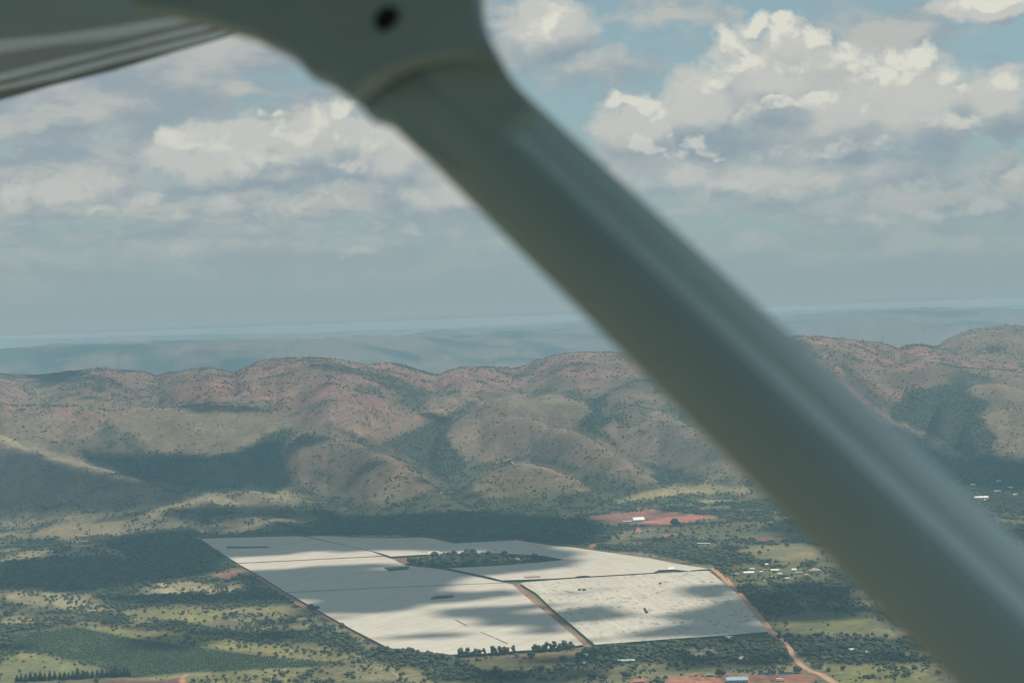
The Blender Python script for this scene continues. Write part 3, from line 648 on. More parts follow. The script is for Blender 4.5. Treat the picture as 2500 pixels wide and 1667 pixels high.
def opening(root, poly):
    """a gap in the roof with the crop standing up through it"""
    p = np.array([netpt(q, NETZ+.5) for q in poly]); c = p.mean(0)
    bm = bmesh.new(); lo = [bm.verts.new(q-np.array([0, 0, .4])) for q in p]; hi = [bm.verts.new(c+(q-c)*.93+np.array([0, 0, .9+.5*random.random()])) for q in p]
    n = len(p); top = bm.verts.new(c+np.array([0, 0, 1.6]))
    for i in range(n):
        j = (i+1) % n; bm.faces.new((lo[i], lo[j], hi[j], hi[i])); bm.faces.new((hi[i], hi[j], top))
    bmesh.ops.recalc_face_normals(bm, faces=bm.faces)
    bm_obj('opening', bm, M_CROP, root)
def shade_net(poly, label, mname, ang, holes=False, seams=(), openings=(), near=()):
    """poly: roof edge traced in the photograph; near: index ranges of the edge that faces the viewer (poles shown there)"""
    P = np.array([netpt(q) for q in poly]); cen = P.mean(0)
    t = thing('shade_net', label, 'shade net', (cen[0], cen[1], 0), 0, 'white shade nets on the valley floor')
    off = np.array([cen[0], cen[1], 0])
    # roof: a fine sheet that sags a little between its rows of poles
    bm = bmesh.new(); vs = [bm.verts.new(q-off) for q in P]; bm.faces.new(vs); bmesh.ops.triangulate(bm, faces=bm.faces)
    bmesh.ops.recalc_face_normals(bm, faces=bm.faces)
    for f in bm.faces:
        if f.normal.z < 0: f.normal_flip()
    for _ in range(40):
        le = [e for e in bm.edges if e.calc_length() > 45]
        if not le: break
        bmesh.ops.subdivide_edges(bm, edges=le, cuts=1, use_grid_fill=False); 
        bmesh.ops.triangulate(bm, faces=[f for f in bm.faces if len(f.verts) > 3])
    for v in bm.verts:
        if not v.is_boundary:
            x, y = v.co.x+off[0], v.co.y+off[1]; v.co.z += .55*(float(vn(x/33, y/60, 91))-.5)
    bm_obj('net_roof', bm, net_material(mname, ang, holes), t, True)
    # side walls of dark cloth, hung from the roof edge and set back a hand's breadth
    bm = bmesh.new(); n = len(P); Q = P-off; cc = Q.mean(0)
    inn = [q+(cc-q)/np.linalg.norm(cc-q)*.4 for q in Q]
    for i in range(n):
        a, b = inn[i], inn[(i+1) % n]
        v = [bm.verts.new((a[0], a[1], NETZ-.12)), bm.verts.new((b[0], b[1], NETZ-.12)), bm.verts.new((b[0], b[1], .05)), bm.verts.new((a[0], a[1], .05))]
        bm.faces.new(v)
    bmesh.ops.recalc_face_normals(bm, faces=bm.faces)
    w = bm_obj('side_wall', bm, M_WALL, t)
    for a, b in seams:
        seam(t, a, b)
        for ob in list(COL.objects)[-1:]: ob.location = (-off[0], -off[1], 0)
    for op in openings:
        opening(t, op); COL.objects[-1].location = (-off[0], -off[1], 0)
    # poles along the edges that face the viewer
    k = 0
    for i in near:
        a, b = Q[i], Q[(i+1) % n]; L = np.linalg.norm(b-a); m_ = int(L/30)
        for s in range(m_):
            if k >= 60: break
            p = a+(b-a)*(s+.5)/m_; d = (p-cc)/np.linalg.norm(p-cc)*.5
            if k == 0:
                bm = bmesh.new(); bmesh.ops.create_cone(bm, cap_ends=True, segments=6, radius1=.14, radius2=.10, depth=NETZ+.3); po = bm_obj('post', bm, M_POST, t); pole = po.data
            else: po = link('post', pole, t)
            po.location = (p[0]+d[0], p[1]+d[1], (NETZ+.3)/2); k += 1
    return t
shade_net([(490,1315),(541,1313),(640,1310),(726,1308),(745,1310),(800,1322),(860,1334),(907,1346),(935,1356),(901,1358),(740,1366),(580,1374),(565,1365),(528,1341)],
  'hindmost left shade net, in cloud shadow, with one long narrow dark slot', 'net_back', .55, openings=[[(553,1334),(600,1335),(655,1334.5),(660,1336),(600,1337.5),(552,1337)]], near=(10, 11))
shade_net([(747,1309),(790,1308),(833,1309),(848,1311),(900,1313),(970,1312.5),(1038,1312),(1059,1315),(1085,1321),(1110,1326),(1185,1322),(1261,1318),(1350,1332),(1400,1336),(1478,1347),(1585,1362),(1656,1376),(1733,1388),(1690,1391.5),(1682,1393.5),(1645,1389.5),(1608,1391),(1594,1397.5),(1480,1404),(1442,1406),(1432,1404.5),(1410,1406),(1402,1408.5),(1346,1412),(1225,1416),(1204,1410),(1150,1398),(1096,1387),(1112,1386),(1240,1379),(1320,1372),(1378,1366),(1330,1356),(1215,1350),(1095,1351),(1038,1353),(955,1358),(922,1348),(862,1334),(802,1321)],
  'large shade net wrapped around the dark wooded island', 'net_wrap', -.35, near=(21, 22, 26, 27, 28, 29))
shade_net([(581,1375.5),(740,1367.5),(902,1359.5),(938,1358),(960,1365),(988,1380),(1025,1384),(1059,1386),(1087,1391),(1150,1404),(1223,1420),(1253,1427),(1300,1469),(1350,1508),(1400,1550),(1424,1573),(1346,1583),(1261,1588),(1187,1594),(1102,1597),(989,1587),(947,1580),(850,1530),(754,1476),(690,1440),(635,1405)],
  'biggest shade net, left of the red dirt corridor, with two dark slots', 'net_front', .62,
  seams=[((684,1447),(950,1434)),((950,1434),(1240,1422)),((1113,1513),(1140,1527)),((1174,1543),(1205,1556)),((1210,1558),(1240,1571))],
  openings=[[(938,1385),(970,1384),(1000,1383),(996,1389),(970,1391),(950,1393)],[(1050,1461),(1063,1455),(1108,1453),(1110,1456),(1090,1459),(1055,1462)]], near=(15, 16, 17, 18, 19))
shade_net([(1281,1420.5),(1340,1416),(1400,1411.5),(1560,1402),(1730,1392),(1752,1411),(1794,1443),(1835,1492),(1875,1541),(1758,1551),(1620,1560),(1490,1570),(1452,1573),(1400,1528),(1350,1487),(1310,1448),(1270,1424)],
  'shade net speckled with small dark holes, right of the red dirt corridor', 'net_holed', -.2, True,
  openings=[[(1411,1438.5),(1417,1437.5),(1419,1439.5),(1412,1440.5)],[(1421,1438),(1431,1437.5),(1431,1439.5),(1422,1440)],[(1571,1484),(1575,1484),(1583,1495),(1577,1496)],[(1608,1423),(1615,1422.5),(1615,1424.5),(1609,1425)]], near=(8, 9, 10, 11))

# ------------------------------------------------------------------ trees
def leaf_material(name, lo, hi, scale=.9):
    m = bpy.data.materials.new(name); m.use_nodes = True; t = NT(m.node_tree); b = t.n['Principled BSDF']
    rnd = t.node('ShaderNodeObjectInfo').outputs['Random']; scrub = t.node('ShaderNodeAttribute', attribute_name='scrub', attribute_type='INSTANCER').outputs['Fac']; co = t.node('ShaderNodeTexCoord').outputs['Object']
    n = t.noise(co, scale, 4, .6).outputs['Fac']
    k = t.m('ADD', t.m('MULTIPLY', rnd, .65), t.m('MULTIPLY', t.ss(n, .3, .7, 0, 1, 'LINEAR'), .5), clamp=True)
    t.set(b.inputs['Base Color'], t.mix(scrub, t.mix(k, lo, hi), t.mix(k, (.062, .066, .040), (.115, .112, .066)))); b.inputs['Roughness'].default_value = .85; b.inputs['Specular IOR Level'].default_value = .15
    return m
M_LEAF = leaf_material('bush_leaves', (.028, .040, .029), (.066, .078, .048)); M_DRYLEAF = leaf_material('open_bush_leaves', (.045, .058, .03), (.10, .115, .055))
M_GUM = leaf_material('gum_leaves', (.060, .078, .056), (.11, .13, .09)); M_PINE = leaf_material('conifer_leaves', (.016, .030, .018), (.035, .055, .028))
M_BARK = mat('bark', (.10, .08, .06), .9, .3, 2.0); M_PALEBARK = mat('pale_bark', (.30, .26, .21), .9, .3, 2.0)
def lump(bm, c, r, seed, sq=1.0, sub=2):
    rr = random.Random(seed); o = [rr.uniform(0, 50) for _ in range(3)]
    b2 = bmesh.ops.create_icosphere(bm, subdivisions=sub, radius=1.0)
    for v in b2['verts']:
        d = v.co.normalized()
        k = .62+.75*float(fbm(d.x*2.1+o[0]+d.z*1.3, d.y*2.1+o[1]-d.z*1.7, 3, seed))
        v.co = Vector((c[0]+d.x*r*k, c[1]+d.y*r*k, c[2]+d.z*r*k*sq))
def crown_bm(kind, seed):
    bm = bmesh.new(); rr = random.Random(seed)
    if kind == 'bush':          # unit: crown about 1 wide, on the ground to 1
        for i in range(5):
            a = rr.uniform(0, 6.28); d = rr.uniform(.12, .27); lump(bm, (d*math.cos(a), d*math.sin(a), rr.uniform(.34, .62)), rr.uniform(.22, .33), seed*10+i, .85, 2)
        lump(bm, (0, 0, .58), .33, seed*10+9, .9, 2)
    elif kind == 'gum':         # tall, open, ragged
        for i in range(14):
            a = rr.uniform(0, 6.28); h = rr.uniform(.16, .92); d = rr.uniform(.03, .20)*(1.1-abs(h-.6)); lump(bm, (d*math.cos(a), d*math.sin(a), h), rr.uniform(.10, .19), seed*20+i, 1.0, 1)
    elif kind == 'pine':        # narrow spire of drooping tiers
        for i in range(8):
            h = .14+.105*i; lump(bm, (rr.uniform(-.015, .015), rr.uniform(-.015, .015), h), .205*(1-.095*i)*rr.uniform(.88, 1.12), seed*30+i, .62, 1)
        lump(bm, (0, 0, .95), .045, seed*30+9, 1.5, 1)
    elif kind == 'shrub':
        for i in range(3):
            a = rr.uniform(0, 6.28); lump(bm, (.2*math.cos(a), .2*math.sin(a), .4), rr.uniform(.28, .4), seed*40+i, .8, 1)
    return bm
def trunk_bm(h, r0, r1, limbs=4, seed=1, spread=.18, top=.6):
    bm = bmesh.new(); rr = random.Random(seed)
    def tube(a, b, ra, rb, n=6):
        a, b = Vector(a), Vector(b); q = (b-a).to_track_quat('Z', 'Y').to_matrix(); rows = []
        for p, r in ((a, ra), (b, rb)): rows.append([bm.verts.new(p+q@Vector((r*math.cos(6.2832*i/n), r*math.sin(6.2832*i/n), 0))) for i in range(n)])
        for i in range(n): bm.faces.new((rows[0][i], rows[0][(i+1) % n], rows[1][(i+1) % n], rows[1][i]))
    tube((0, 0, -.02), (0, 0, h), r0, r1)
    for i in range(limbs):
        a = 6.283*i/limbs+rr.uniform(-.4, .4); tube((0, 0, h*rr.uniform(.6, .95)), (spread*math.cos(a), spread*math.sin(a), top*rr.uniform(.85, 1.1)), r1*.8, r1*.3, 5)
    return bm
PROTO = bpy.data.collections.new('tree_shapes')
def proto(kind, seed, m):
    bm = crown_bm(kind, seed); tb = trunk_bm(.35, .035, .022, 3, seed); nf = len(bm.faces)
    me0 = bpy.data.meshes.new('t'); tb.to_mesh(me0); tb.free(); bm.from_mesh(me0)
    me = bpy.data.meshes.new('wood_tree'); bm.to_mesh(me); bm.free(); me.materials.append(m); me.materials.append(M_BARK)
    ix = np.zeros(len(me.polygons), np.int32); ix[nf:] = 1; me.polygons.foreach_set('material_index', ix)
    me.polygons.foreach_set('use_smooth', np.ones(len(me.polygons), bool))
    o = bpy.data.objects.new('wood_tree', me); PROTO.objects.link(o)
for s in range(4): proto('bush', 101+s, M_LEAF)
for s in range(2): proto('bush', 121+s, M_DRYLEAF)
def in_poly(px, py, poly):
    ins = np.zeros(np.shape(px), bool); p = np.array(poly, float)
    for (ax, ay), (bx, by) in zip(p, np.roll(p, -1, 0)):
        if ay == by: continue
        ins ^= ((ay > py) != (by > py)) & (px < (bx-ax)*(py-ay)/(by-ay)+ax)
    return ins
ISLAND = [(1008,1366),(1060,1361),(1165,1354),(1215,1357),(1270,1362),(1368,1368),(1240,1378),(1112,1385),(1059,1384),(996,1380)]
NOTREE = [[(1890,1546),(1912,1560),(1930,1576),(1942,1598),(1962,1614),(1990,1632),(2016,1642),(2060,1680),(2020,1680),(1995,1652),(1965,1640),(1940,1626),(1924,1604),(1920,1590),(1900,1572),(1884,1552)],[(470,1308),(735,1302),(1050,1308),(1270,1313),(1480,1342),(1740,1384),(1900,1548),(1900,1556),(1450,1584),(1300,1592),(1100,1603),(985,1592),(940,1586),(700,1462)],
          [(1640,1652),(1990,1645),(1990,1690),(1620,1690)], [(1430,1268),(1590,1245),(1760,1262),(1600,1284),(1440,1280)]]
def woodland(name, r0, r1, step, smin, smax, seed):
    gy = np.arange(r0, r1, step*1.0); pts = []
    for yy in gy:
        gx = np.arange(-.315*yy-60, .315*yy+60, step); pts.append(np.stack([gx, np.full_like(gx, yy)], -1))
    p = np.vstack(pts); g = np.random.default_rng(seed); p = p+g.uniform(-.5, .5, p.shape)*step*.95
    z = height(p[:, 0], p[:, 1]); d, c, px, py = cover(p[:, 0], p[:, 1], z)
    cl = fbm(p[:, 0]/26, p[:, 1]/34, 2, 301)
    ok = g.random(len(p)) < np.clip(d*1.02, 0, 1)**1.15*np.where(d > .8, 1, .12+1.7*sstep(cl, .40, .66))
    for q in NOTREE: ok &= ~in_poly(px, py, q) | (in_poly(px, py, ISLAND) & (z < 5))
    for q in TAKEN: ok &= ((p[:, 0]-q[0])**2+(p[:, 1]-q[1])**2) > q[2]**2
    p, z, d = p[ok], z[ok], d[ok]; n = len(p)
    u = g.random(n); s = (smin+(smax-smin)*u**1.7)*np.where(d > .8, 1.05, .9)*(.8+.4*fbm(p[:, 0]/90, p[:, 1]/90, 2, 311))
    hh = s*(.62+.35*g.random(n))
    me = bpy.data.meshes.new(name); me.vertices.add(n); me.vertices.foreach_set('co', np.stack([p[:, 0], p[:, 1], z-.1], -1).astype(np.float32).ravel())
    at = me.attributes.new('size', 'FLOAT_VECTOR', 'POINT'); at.data.foreach_set('vector', np.stack([s, s, hh], -1).astype(np.float32).ravel())
    ar = me.attributes.new('turn', 'FLOAT_VECTOR', 'POINT'); ar.data.foreach_set('vector', np.stack([0*u, 0*u, g.random(n)*6.28], -1).astype(np.float32).ravel())
    sc = np.clip((.75-d)/.55, 0, 1)*(.35 if r0 < 4000 else 1.0)
    asx = me.attributes.new('scrub', 'FLOAT', 'POINT'); asx.data.foreach_set('value', sc.astype(np.float32))
    o = link(name, me, kind='stuff')
    ng = bpy.data.node_groups.new(name+'_scatter', 'GeometryNodeTree'); t = NT(ng)
    ng.interface.new_socket('Geometry', in_out='INPUT', socket_type='NodeSocketGeometry'); ng.interface.new_socket('Geometry', in_out='OUTPUT', socket_type='NodeSocketGeometry')
    gi = t.node('NodeGroupInput'); go = t.node('NodeGroupOutput')
    ci = t.node('GeometryNodeCollectionInfo', {'Collection': PROTO, 'Separate Children': True, 'Reset Children': True})
    a1 = t.node('GeometryNodeInputNamedAttribute', {'Name': 'size'}, data_type='FLOAT_VECTOR'); a2 = t.node('GeometryNodeInputNamedAttribute', {'Name': 'turn'}, data_type='FLOAT_VECTOR')
    e2r = t.node('FunctionNodeEulerToRotation', {0: a2.outputs[0]})
    iop = t.node('GeometryNodeInstanceOnPoints', {'Points': gi.outputs[0], 'Instance': ci.outputs[0], 'Pick Instance': True, 'Rotation': e2r.outputs[0], 'Scale': a1.outputs[0]})
    t.set(go.inputs[0], iop.outputs[0])
    md = o.modifiers.new('scatter', 'NODES'); md.node_group = ng
    print(name, n)
    return o
TAKEN = []
NTREES = [0]
KIT = {}
def kit(kind):
    if kind not in KIT:
        crowns = []
        for s in range(4):
            bm = crown_bm(kind, 200+s+{'bush': 0, 'gum': 10, 'pine': 20}[kind]); me = bpy.data.meshes.new('crown'); bm.to_mesh(me); bm.free()
            me.polygons.foreach_set('use_smooth', np.ones(len(me.polygons), bool)); me.materials.append({'bush': M_LEAF, 'gum': M_GUM, 'pine': M_PINE}[kind]); crowns.append(me)
        tb = trunk_bm(.4, .04, .025, 4, 3) if kind == 'bush' else trunk_bm(.75, .022, .008, 5, 3, .12, .8) if kind == 'gum' else trunk_bm(.8, .022, .006, 0, 3)
        tm = bpy.data.meshes.new('trunk'); tb.to_mesh(tm); tb.free(); tm.materials.append(M_PALEBARK if kind == 'gum' else M_BARK)
        KIT[kind] = (crowns, tm)
    return KIT[kind]
def tree(kind, px, py, width, hgt, label, group, name='tree'):
    p = on_ground(float(px), float(py)); NTREES[0] += 1
    crowns, tm = kit(kind)
    r = bpy.data.objects.new(name, None); COL.objects.link(r); r.location = p; r.rotation_euler = (0, 0, random.uniform(0, 6.28)); r.scale = (width, width, hgt)
    r['label'] = label; r['category'] = 'tree'; r['group'] = group
    link('crown', random.choice(crowns), r); link('trunk', tm, r)
    TAKEN.append((p[0], p[1], width*.45))
    return r
# the straight conifer row, bottom left
for i, x in enumerate([42,52,63,75,87,99,110,122,134,147,158,168,178,190,203,214,226,238,250,262,272,283,294,305,313]):
    base = 1664-(x-42)*.052; hgt = random.uniform(9.5, 13) if x not in (190, 283) else 15
    tree('pine', x, base+random.uniform(-1, 1), hgt*1.85*random.uniform(.75, 1.15), hgt*random.uniform(.8, 1.05), 'dark conifer in the straight row above the ploughed maroon field', 'conifer row above the maroon field', 'conifer_tree')
# ragged gum trees along the front edge of the biggest net
for x in [1122,1127,1133,1141,1150,1155,1160,1166,1173,1183,1203,1208,1213,1220,1224,1230,1234,1239,1254,1302,1306,1311,1316,1321,1326,1330,1334,1345,1349,1354,1362,1367,1376,1382,1386,1393,1400]:
    y = 1606-(x-1100)*.068+random.uniform(-1.5, 1.5); hgt = random.uniform(7, 12.5)
    tree('gum', x, y, hgt*random.uniform(.85, 1.25), hgt, 'ragged tall tree lining the front edge of the biggest shade net', 'tall trees along the front net edge', 'tall_tree')
def many(poly, n, kind, w0, w1, label, group, spacing=6, hk=(.75, .95)):
    p = np.array(poly, float); lo, hi = p.min(0), p.max(0); got = []; tries = 0
    while len(got) < n and tries < 6000:
        tries += 1; x, y = random.uniform(lo[0], hi[0]), random.uniform(lo[1], hi[1])
        if not in_poly(np.array([x]), np.array([y]), poly)[0] or in_poly(np.array([x]), np.array([y]), NOTREE[0])[0]: continue
        if any((x-a)**2+((y-b)*4)**2 < (spacing*2)**2 for a, b in got): continue
        got.append((x, y)); w = random.uniform(w0, w1); tree(kind, x, y, w, w*random.uniform(*hk), label, group)
many([(1000,1381),(990,1378),(1060,1362),(1165,1352),(1210,1356),(1270,1362),(1372,1368),(1240,1378.5),(1112,1385.5),(1059,1384.5)], 60, 'bush', 10, 17, 'round dark tree of the wooded island between the shade nets', 'trees of the wooded island', 4, (.8, 1.0))
many([(905,1591),(990,1591),(1095,1603),(1102,1610),(1040,1612),(960,1606)], 26, 'bush', 7, 11.5, 'dense dark tree in the thicket at the left front corner of the biggest net', 'thicket trees at the front corner', 6)
many([(1110,1618),(1180,1638),(1290,1641),(1280,1660),(1060,1662),(1040,1640)], 20, 'bush', 6, 10.5, 'bushy green tree in the thicket below the brown grass field', 'thicket trees below the brown field', 6)
many([(1420,1586),(1500,1576),(1700,1570),(1865,1560),(1912,1572),(1925,1612),(1850,1624),(1700,1608),(1560,1617),(1480,1622),(1425,1606)], 54, 'bush', 6, 10.5, 'leafy green tree in the bush right below the speckled net', 'bush trees below the speckled net', 6)
many([(1960,1574),(2050,1564),(2165,1568),(2215,1606),(2100,1616),(1995,1616)], 24, 'bush', 6, 10.5, 'dark green tree in the bush right of the winding dirt road', 'bush trees right of the dirt road', 6)
for x, y, w, lab in [(1648,1284,22,'broad dark tree standing alone at the edge of the bright red field'),(1855,1352,9,'small lone tree standing in the pale open meadow'),(1922,1334,11,'lone round tree at the upper edge of the pale open meadow'),(1371,1640,9,'round lone tree, left one of two under the brown field'),
        (1322,1640,11,'dark compact lone tree, right of the two under the brown field'),(1920,1524,8,'small dark tree alone on the yellow-green grass right of the dirt road'),(1296,1606,12,'tall tree standing alone on the near side of the net road'),(890,1638,8,'dark bush tree alone on the pale grass left of the footpath'),
        (1758,1650,14,'big dark tree beside the blue tarpaulin'),(1450,1657,15,'big round tree on the grass at the lower frame edge'),(1475,1660,11,'smaller round tree touching the big one on the lower grass'),(1530,1655,12,'rounded tree on the grass left of the red yard'),(1376,1615,11,'compact round tree at the right end of the brown field'),
        (1945,1642,12,'dark tree between the blue fence and the dirt road'),(850,1652,9,'lone bush tree on the pale grass near the lower frame edge'),(760,1488,12,'dark round tree beside the left dirt road'),(772,1490,10,'second dark tree touching the dirt road left of the biggest net'),(834,1533,11,'round tree beside the dirt road where the thicket starts')]:
    tree('bush', x, y, w, w*.85, lab, 'lone trees in the open')
print('trees', NTREES[0])
woodland('woodland', 2120, 4150, 5.6, 2.2, 8.3, 5)
woodland('hillside_bush', 4150, 7000, 7.0, 2.2, 7.2, 6)
def orchard():
    poly = [(34,1547),(150,1538),(188,1532),(330,1560),(560,1593),(830,1618),(700,1630),(420,1643),(322,1654),(252,1631),(150,1604),(62,1588),(24,1570)]
    me = woodland_rows('orchard_bushes', poly)
def woodland_rows(name, poly):
    c = np.array([ground(float(a), float(b)) for a, b in poly]); lo, hi = c.min(0), c.max(0)
    gx = np.arange(lo[0], hi[0], 3.2); gy = np.arange(lo[1], hi[1], 6.0); X, Y = np.meshgrid(gx, gy); X = X.ravel(); Y = Y.ravel()
    a = R(-18); cx, cy = c[:, 0].mean(), c[:, 1].mean(); x = cx+(X-cx)*math.cos(a)*1.3-(Y-cy)*math.sin(a)*1.3; y = cy+(X-cx)*math.sin(a)*1.3+(Y-cy)*math.cos(a)*1.3
    g = np.random.default_rng(9); x = x+g.uniform(-.7, .7, len(x)); y = y+g.uniform(-.9, .9, len(y))
    px, py, w = proj(x, y, 0*x); ok = in_poly(px, py, poly) & (g.random(len(x)) > .10+.25*(fbm(x/60, y/60, 3, 401) > .6)); x, y = x[ok], y[ok]; n = len(x)
    me = bpy.data.meshes.new(name); me.vertices.add(n); me.vertices.foreach_set('co', np.stack([x, y, 0*x-.1], -1).astype(np.float32).ravel())
    s = g.uniform(2.6, 4.0, n); me.attributes.new('size', 'FLOAT_VECTOR', 'POINT').data.foreach_set('vector', np.stack([s, s, s*.62], -1).astype(np.float32).ravel())
    me.attributes.new('turn', 'FLOAT_VECTOR', 'POINT').data.foreach_set('vector', np.stack([0*s, 0*s, g.random(n)*6.28], -1).astype(np.float32).ravel())
    o = link(name, me, kind='stuff'); md = o.modifiers.new('scatter', 'NODES'); md.node_group = bpy.data.node_groups['woodland_scatter']; print(name, n)
orchard()

# ------------------------------------------------------------------ buildings
def roofmat(name, c): return mat(name, c, .55, .12, .5, spec=.4)
RM = {'white': roofmat('white_roof', (.78, .78, .76)), 'pale': roofmat('pale_roof', (.55, .54, .50)), 'grey': roofmat('grey_roof', (.36, .37, .38)), 'pink': roofmat('pink_roof', (.27, .155, .14)),
      'brown': roofmat('thatch_roof', (.30, .23, .19)), 'red': roofmat('red_roof', (.34, .13, .09)), 'green': roofmat('green_roof', (.30, .42, .36)), 'blue': roofmat('blue_roof', (.22, .42, .52)), 'stone': roofmat('stone_roof', (.58, .50, .40))}
WMAT = {'white': mat('white_wall', (.70, .68, .62), .9, .12, .5), 'cream': mat('cream_wall', (.55, .48, .38), .9, .15, .5), 'brick': mat('brick_wall', (.28, .16, .11), .9, .2, .5), 'grey': mat('grey_wall', (.34, .34, .33), .9, .15, .5)}
M_PANE = mat('dark_glass', (.04, .05, .06), .15, .1, 1, spec=.5); M_DOOR = mat('door_wood', (.16, .10, .07), .6, .2, 1)
def house(name, cat, px, py, wpx, dm, wall, roof, label, rot=0, kind='gable', hw=2.7, group=None, over=.5):
    """wpx: width in pixels of the photograph; dm: depth in metres"""
    p = on_ground(float(px), float(py)); w = wpx*np.linalg.norm(p-CAMP)/F; d = dm
    yaw = math.atan2(p[0], p[1])
    t = thing(name, label, cat, p, rot-yaw, group)
    hr = .28*min(w, d) if kind != 'flat' else .25
    bm = bmesh.new(); box_bm(bm, -w/2, w/2, -d/2, d/2, -.3, hw)
    along = w >= d
    if kind == 'gable':
        for s in (-1, 1):
            v = [(s*w/2, -d/2, hw), (s*w/2, d/2, hw), (s*w/2, 0, hw+hr-.1)] if along else [(-w/2, s*d/2, hw), (w/2, s*d/2, hw), (0, s*d/2, hw+hr-.1)]
            f = bm.faces.new([bm.verts.new(q) for q in v])
    bmesh.ops.recalc_face_normals(bm, faces=bm.faces); bm_obj('wall', bm, WMAT[wall], t)
    bm = bmesh.new(); W2, D2 = w/2+over, d/2+over; th = .16; z0 = hw-.02*over
    if kind == 'flat':
        box_bm(bm, -W2, W2, -D2, D2, hw+.02, hw+.25)
    else:
        if kind == 'hip': rl = max(W2-D2, .1)*.9 if along else .1
        else: rl = W2
        rw = 0 if (along or kind == 'hip') else D2
        for dz in (0, -th):
            if along or kind == 'hip':
                c = [(-W2, -D2, z0+dz), (W2, -D2, z0+dz), (W2, D2, z0+dz), (-W2, D2, z0+dz)]; r = [(-rl, 0, z0+hr+dz), (rl, 0, z0+hr+dz)]
                fs = [(c[0], c[1], r[1], r[0]), (c[2], c[3], r[0], r[1]), (c[1], c[2], r[1]), (c[3], c[0], r[0])]
                if kind == 'gable': fs = fs[:2]
            else:
                c = [(-W2, -D2, z0+dz), (W2, -D2, z0+dz), (W2, D2, z0+dz), (-W2, D2, z0+dz)]; r = [(0, -D2, z0+hr+dz), (0, D2, z0+hr+dz)]
                fs = [(c[1], c[2], r[1], r[0]), (c[3], c[0], r[0], r[1])]
            for q in fs:
                f = bm.faces.new([bm.verts.new(a) for a in (q if dz == 0 else q[::-1])])
        for a, b in (((-W2, -D2), (W2, -D2)), ((W2, -D2), (W2, D2)), ((W2, D2), (-W2, D2)), ((-W2, D2), (-W2, -D2))):
            if kind == 'gable' and ((along and a[0] == b[0]) or (not along and a[1] == b[1])): continue
            bm.faces.new([bm.verts.new(q) for q in ((*a, z0-th), (*b, z0-th), (*b, z0), (*a, z0))])
    bm_obj('roof', bm, RM[roof], t)
    bm = bmesh.new(); box_bm(bm, -.5, .5, -d/2-.06, -d/2+.1, 0, min(2.1, hw-.3)); bm_obj('door', bm, M_DOOR, t)
    for s in (-.3, .3):
        bm = bmesh.new(); box_bm(bm, s*w-.6, s*w+.6, -d/2-.05, -d/2+.1, .9, min(2.0, hw-.35)); bm_obj('window', bm, M_PANE, t)
    return t
V = 'houses of the village strip'
house('house', 'house', 1828,1401,24,7,'white','white','village house with a long pale blue-white roof behind the far right net corner', .1, group=V)
house('house', 'house', 1837,1392,11,6,'cream','stone','small cream village house tucked behind the long pale blue-white roof', -.3, group=V)
house('house', 'house', 1870,1381,9,5,'white','white','tiny white village house set highest, against the dark trees', .2, group=V)
house('house', 'house', 1867,1393,7,4,'white','pale','smallest pale hut left of the long narrow white village roof', 0, 'flat', 2.4, V)
house('house', 'house', 1892,1395,19,6,'white','white','village house with a narrow white roof, in the middle of the strip', .05, group=V)
house('house', 'house', 1940,1394,12,7,'white','white','brightest white village house, left of the thatched lodge', -.5, group=V)
house('house', 'house', 1951,1401,17,6,'cream','grey','low grey roofed village house just below the brightest white one', .1, 'flat', 2.5, V)
house('shed', 'shed', 1858,1399,8,5,'cream','pale','small pale shed right of the long pale blue-white village roof', .3, group=V)
house('house', 'house', 1905,1404,10,6,'white','pale','pale roofed house just below the narrow white village roof', -.2, group=V)
house('shed', 'shed', 1968,1406,9,5,'cream','stone','stone coloured shed on the grass below the thatched lodge', .1, 'flat', 2.4, V)
house('shed', 'shed', 1866,1421,5,4,'white','white','tiny white hut lowest of the village, alone in the dark trees', .2, 'flat', 2.4, V)
house('thatched_lodge', 'lodge', 1989,1396,27,15,'cream','brown','big brown thatched lodge with a steep hipped roof beside the strut', .1, 'hip', 3.2)
house('house', 'house', 2013,1394,8,6,'brick','pink','small pinkish house right of the thatched lodge', 0, group=V)
house('house', 'house', 1795,1404,16,5,'cream','pale','low pale village house nearest the orange dirt road', .15, 'flat', 2.4, V)
house('house', 'house', 1887,1412,12,5,'cream','pale','pale house among trees below the village strip, right of a dark tree', .2, group=V)
house('house', 'house', 1922,1415,9,5,'white','pale','small pale house below the village strip, under the brightest white one', -.1, group=V)
house('shed', 'shed', 1718,1329,31,5,'white','white','long thin white roof between the meadow and the dark trees', -.12, 'flat', 2.6)
house('shed', 'shed', 1594,1341,8,4,'white','pale','widest of the four tiny pale sheds sunk in the forest above the back net', 0, 'flat', 2.3)
house('shed', 'shed', 1621,1340.5,4,3,'white','white','tiny white shed in the forest, second of the row of four from the left', 0, 'flat', 2.3)
house('shed', 'shed', 1629,1339,4,3,'white','white','tiny white shed in the forest, third of the row of four', .4, 'flat', 2.3)
house('shed', 'shed', 1643,1338.5,4,3,'white','white','tiny white shed in the forest, rightmost of the row of four', .3, 'flat', 2.3)
house('packing_shed', 'shed', 1558,1272,27,17,'white','white','white pitched shed on the far red field', .25, 'gable', 3.6)
house('shed', 'shed', 1533,1274,24,10,'white','pale','low white flat roof beside the pitched shed on the red field', .25, 'flat', 1.8)
g2 = 'houses of the far right hamlet'
house('house', 'house', 2396,1218,31,11,'white','white','long white building of the far hamlet under the right hills', .1, 'gable', 3.5, g2)
house('house', 'house', 2406,1223,7,5,'white','white','small bright annex in front of the long white hamlet building', .2, group=g2)
house('house', 'house', 2466,1193,9,7,'white','white','bright white hamlet house in the trees near the right frame edge', .2, group=g2)
house('house', 'house', 2439,1186,9,6,'white','pale','small pale hamlet house set furthest back', -.2, group=g2)
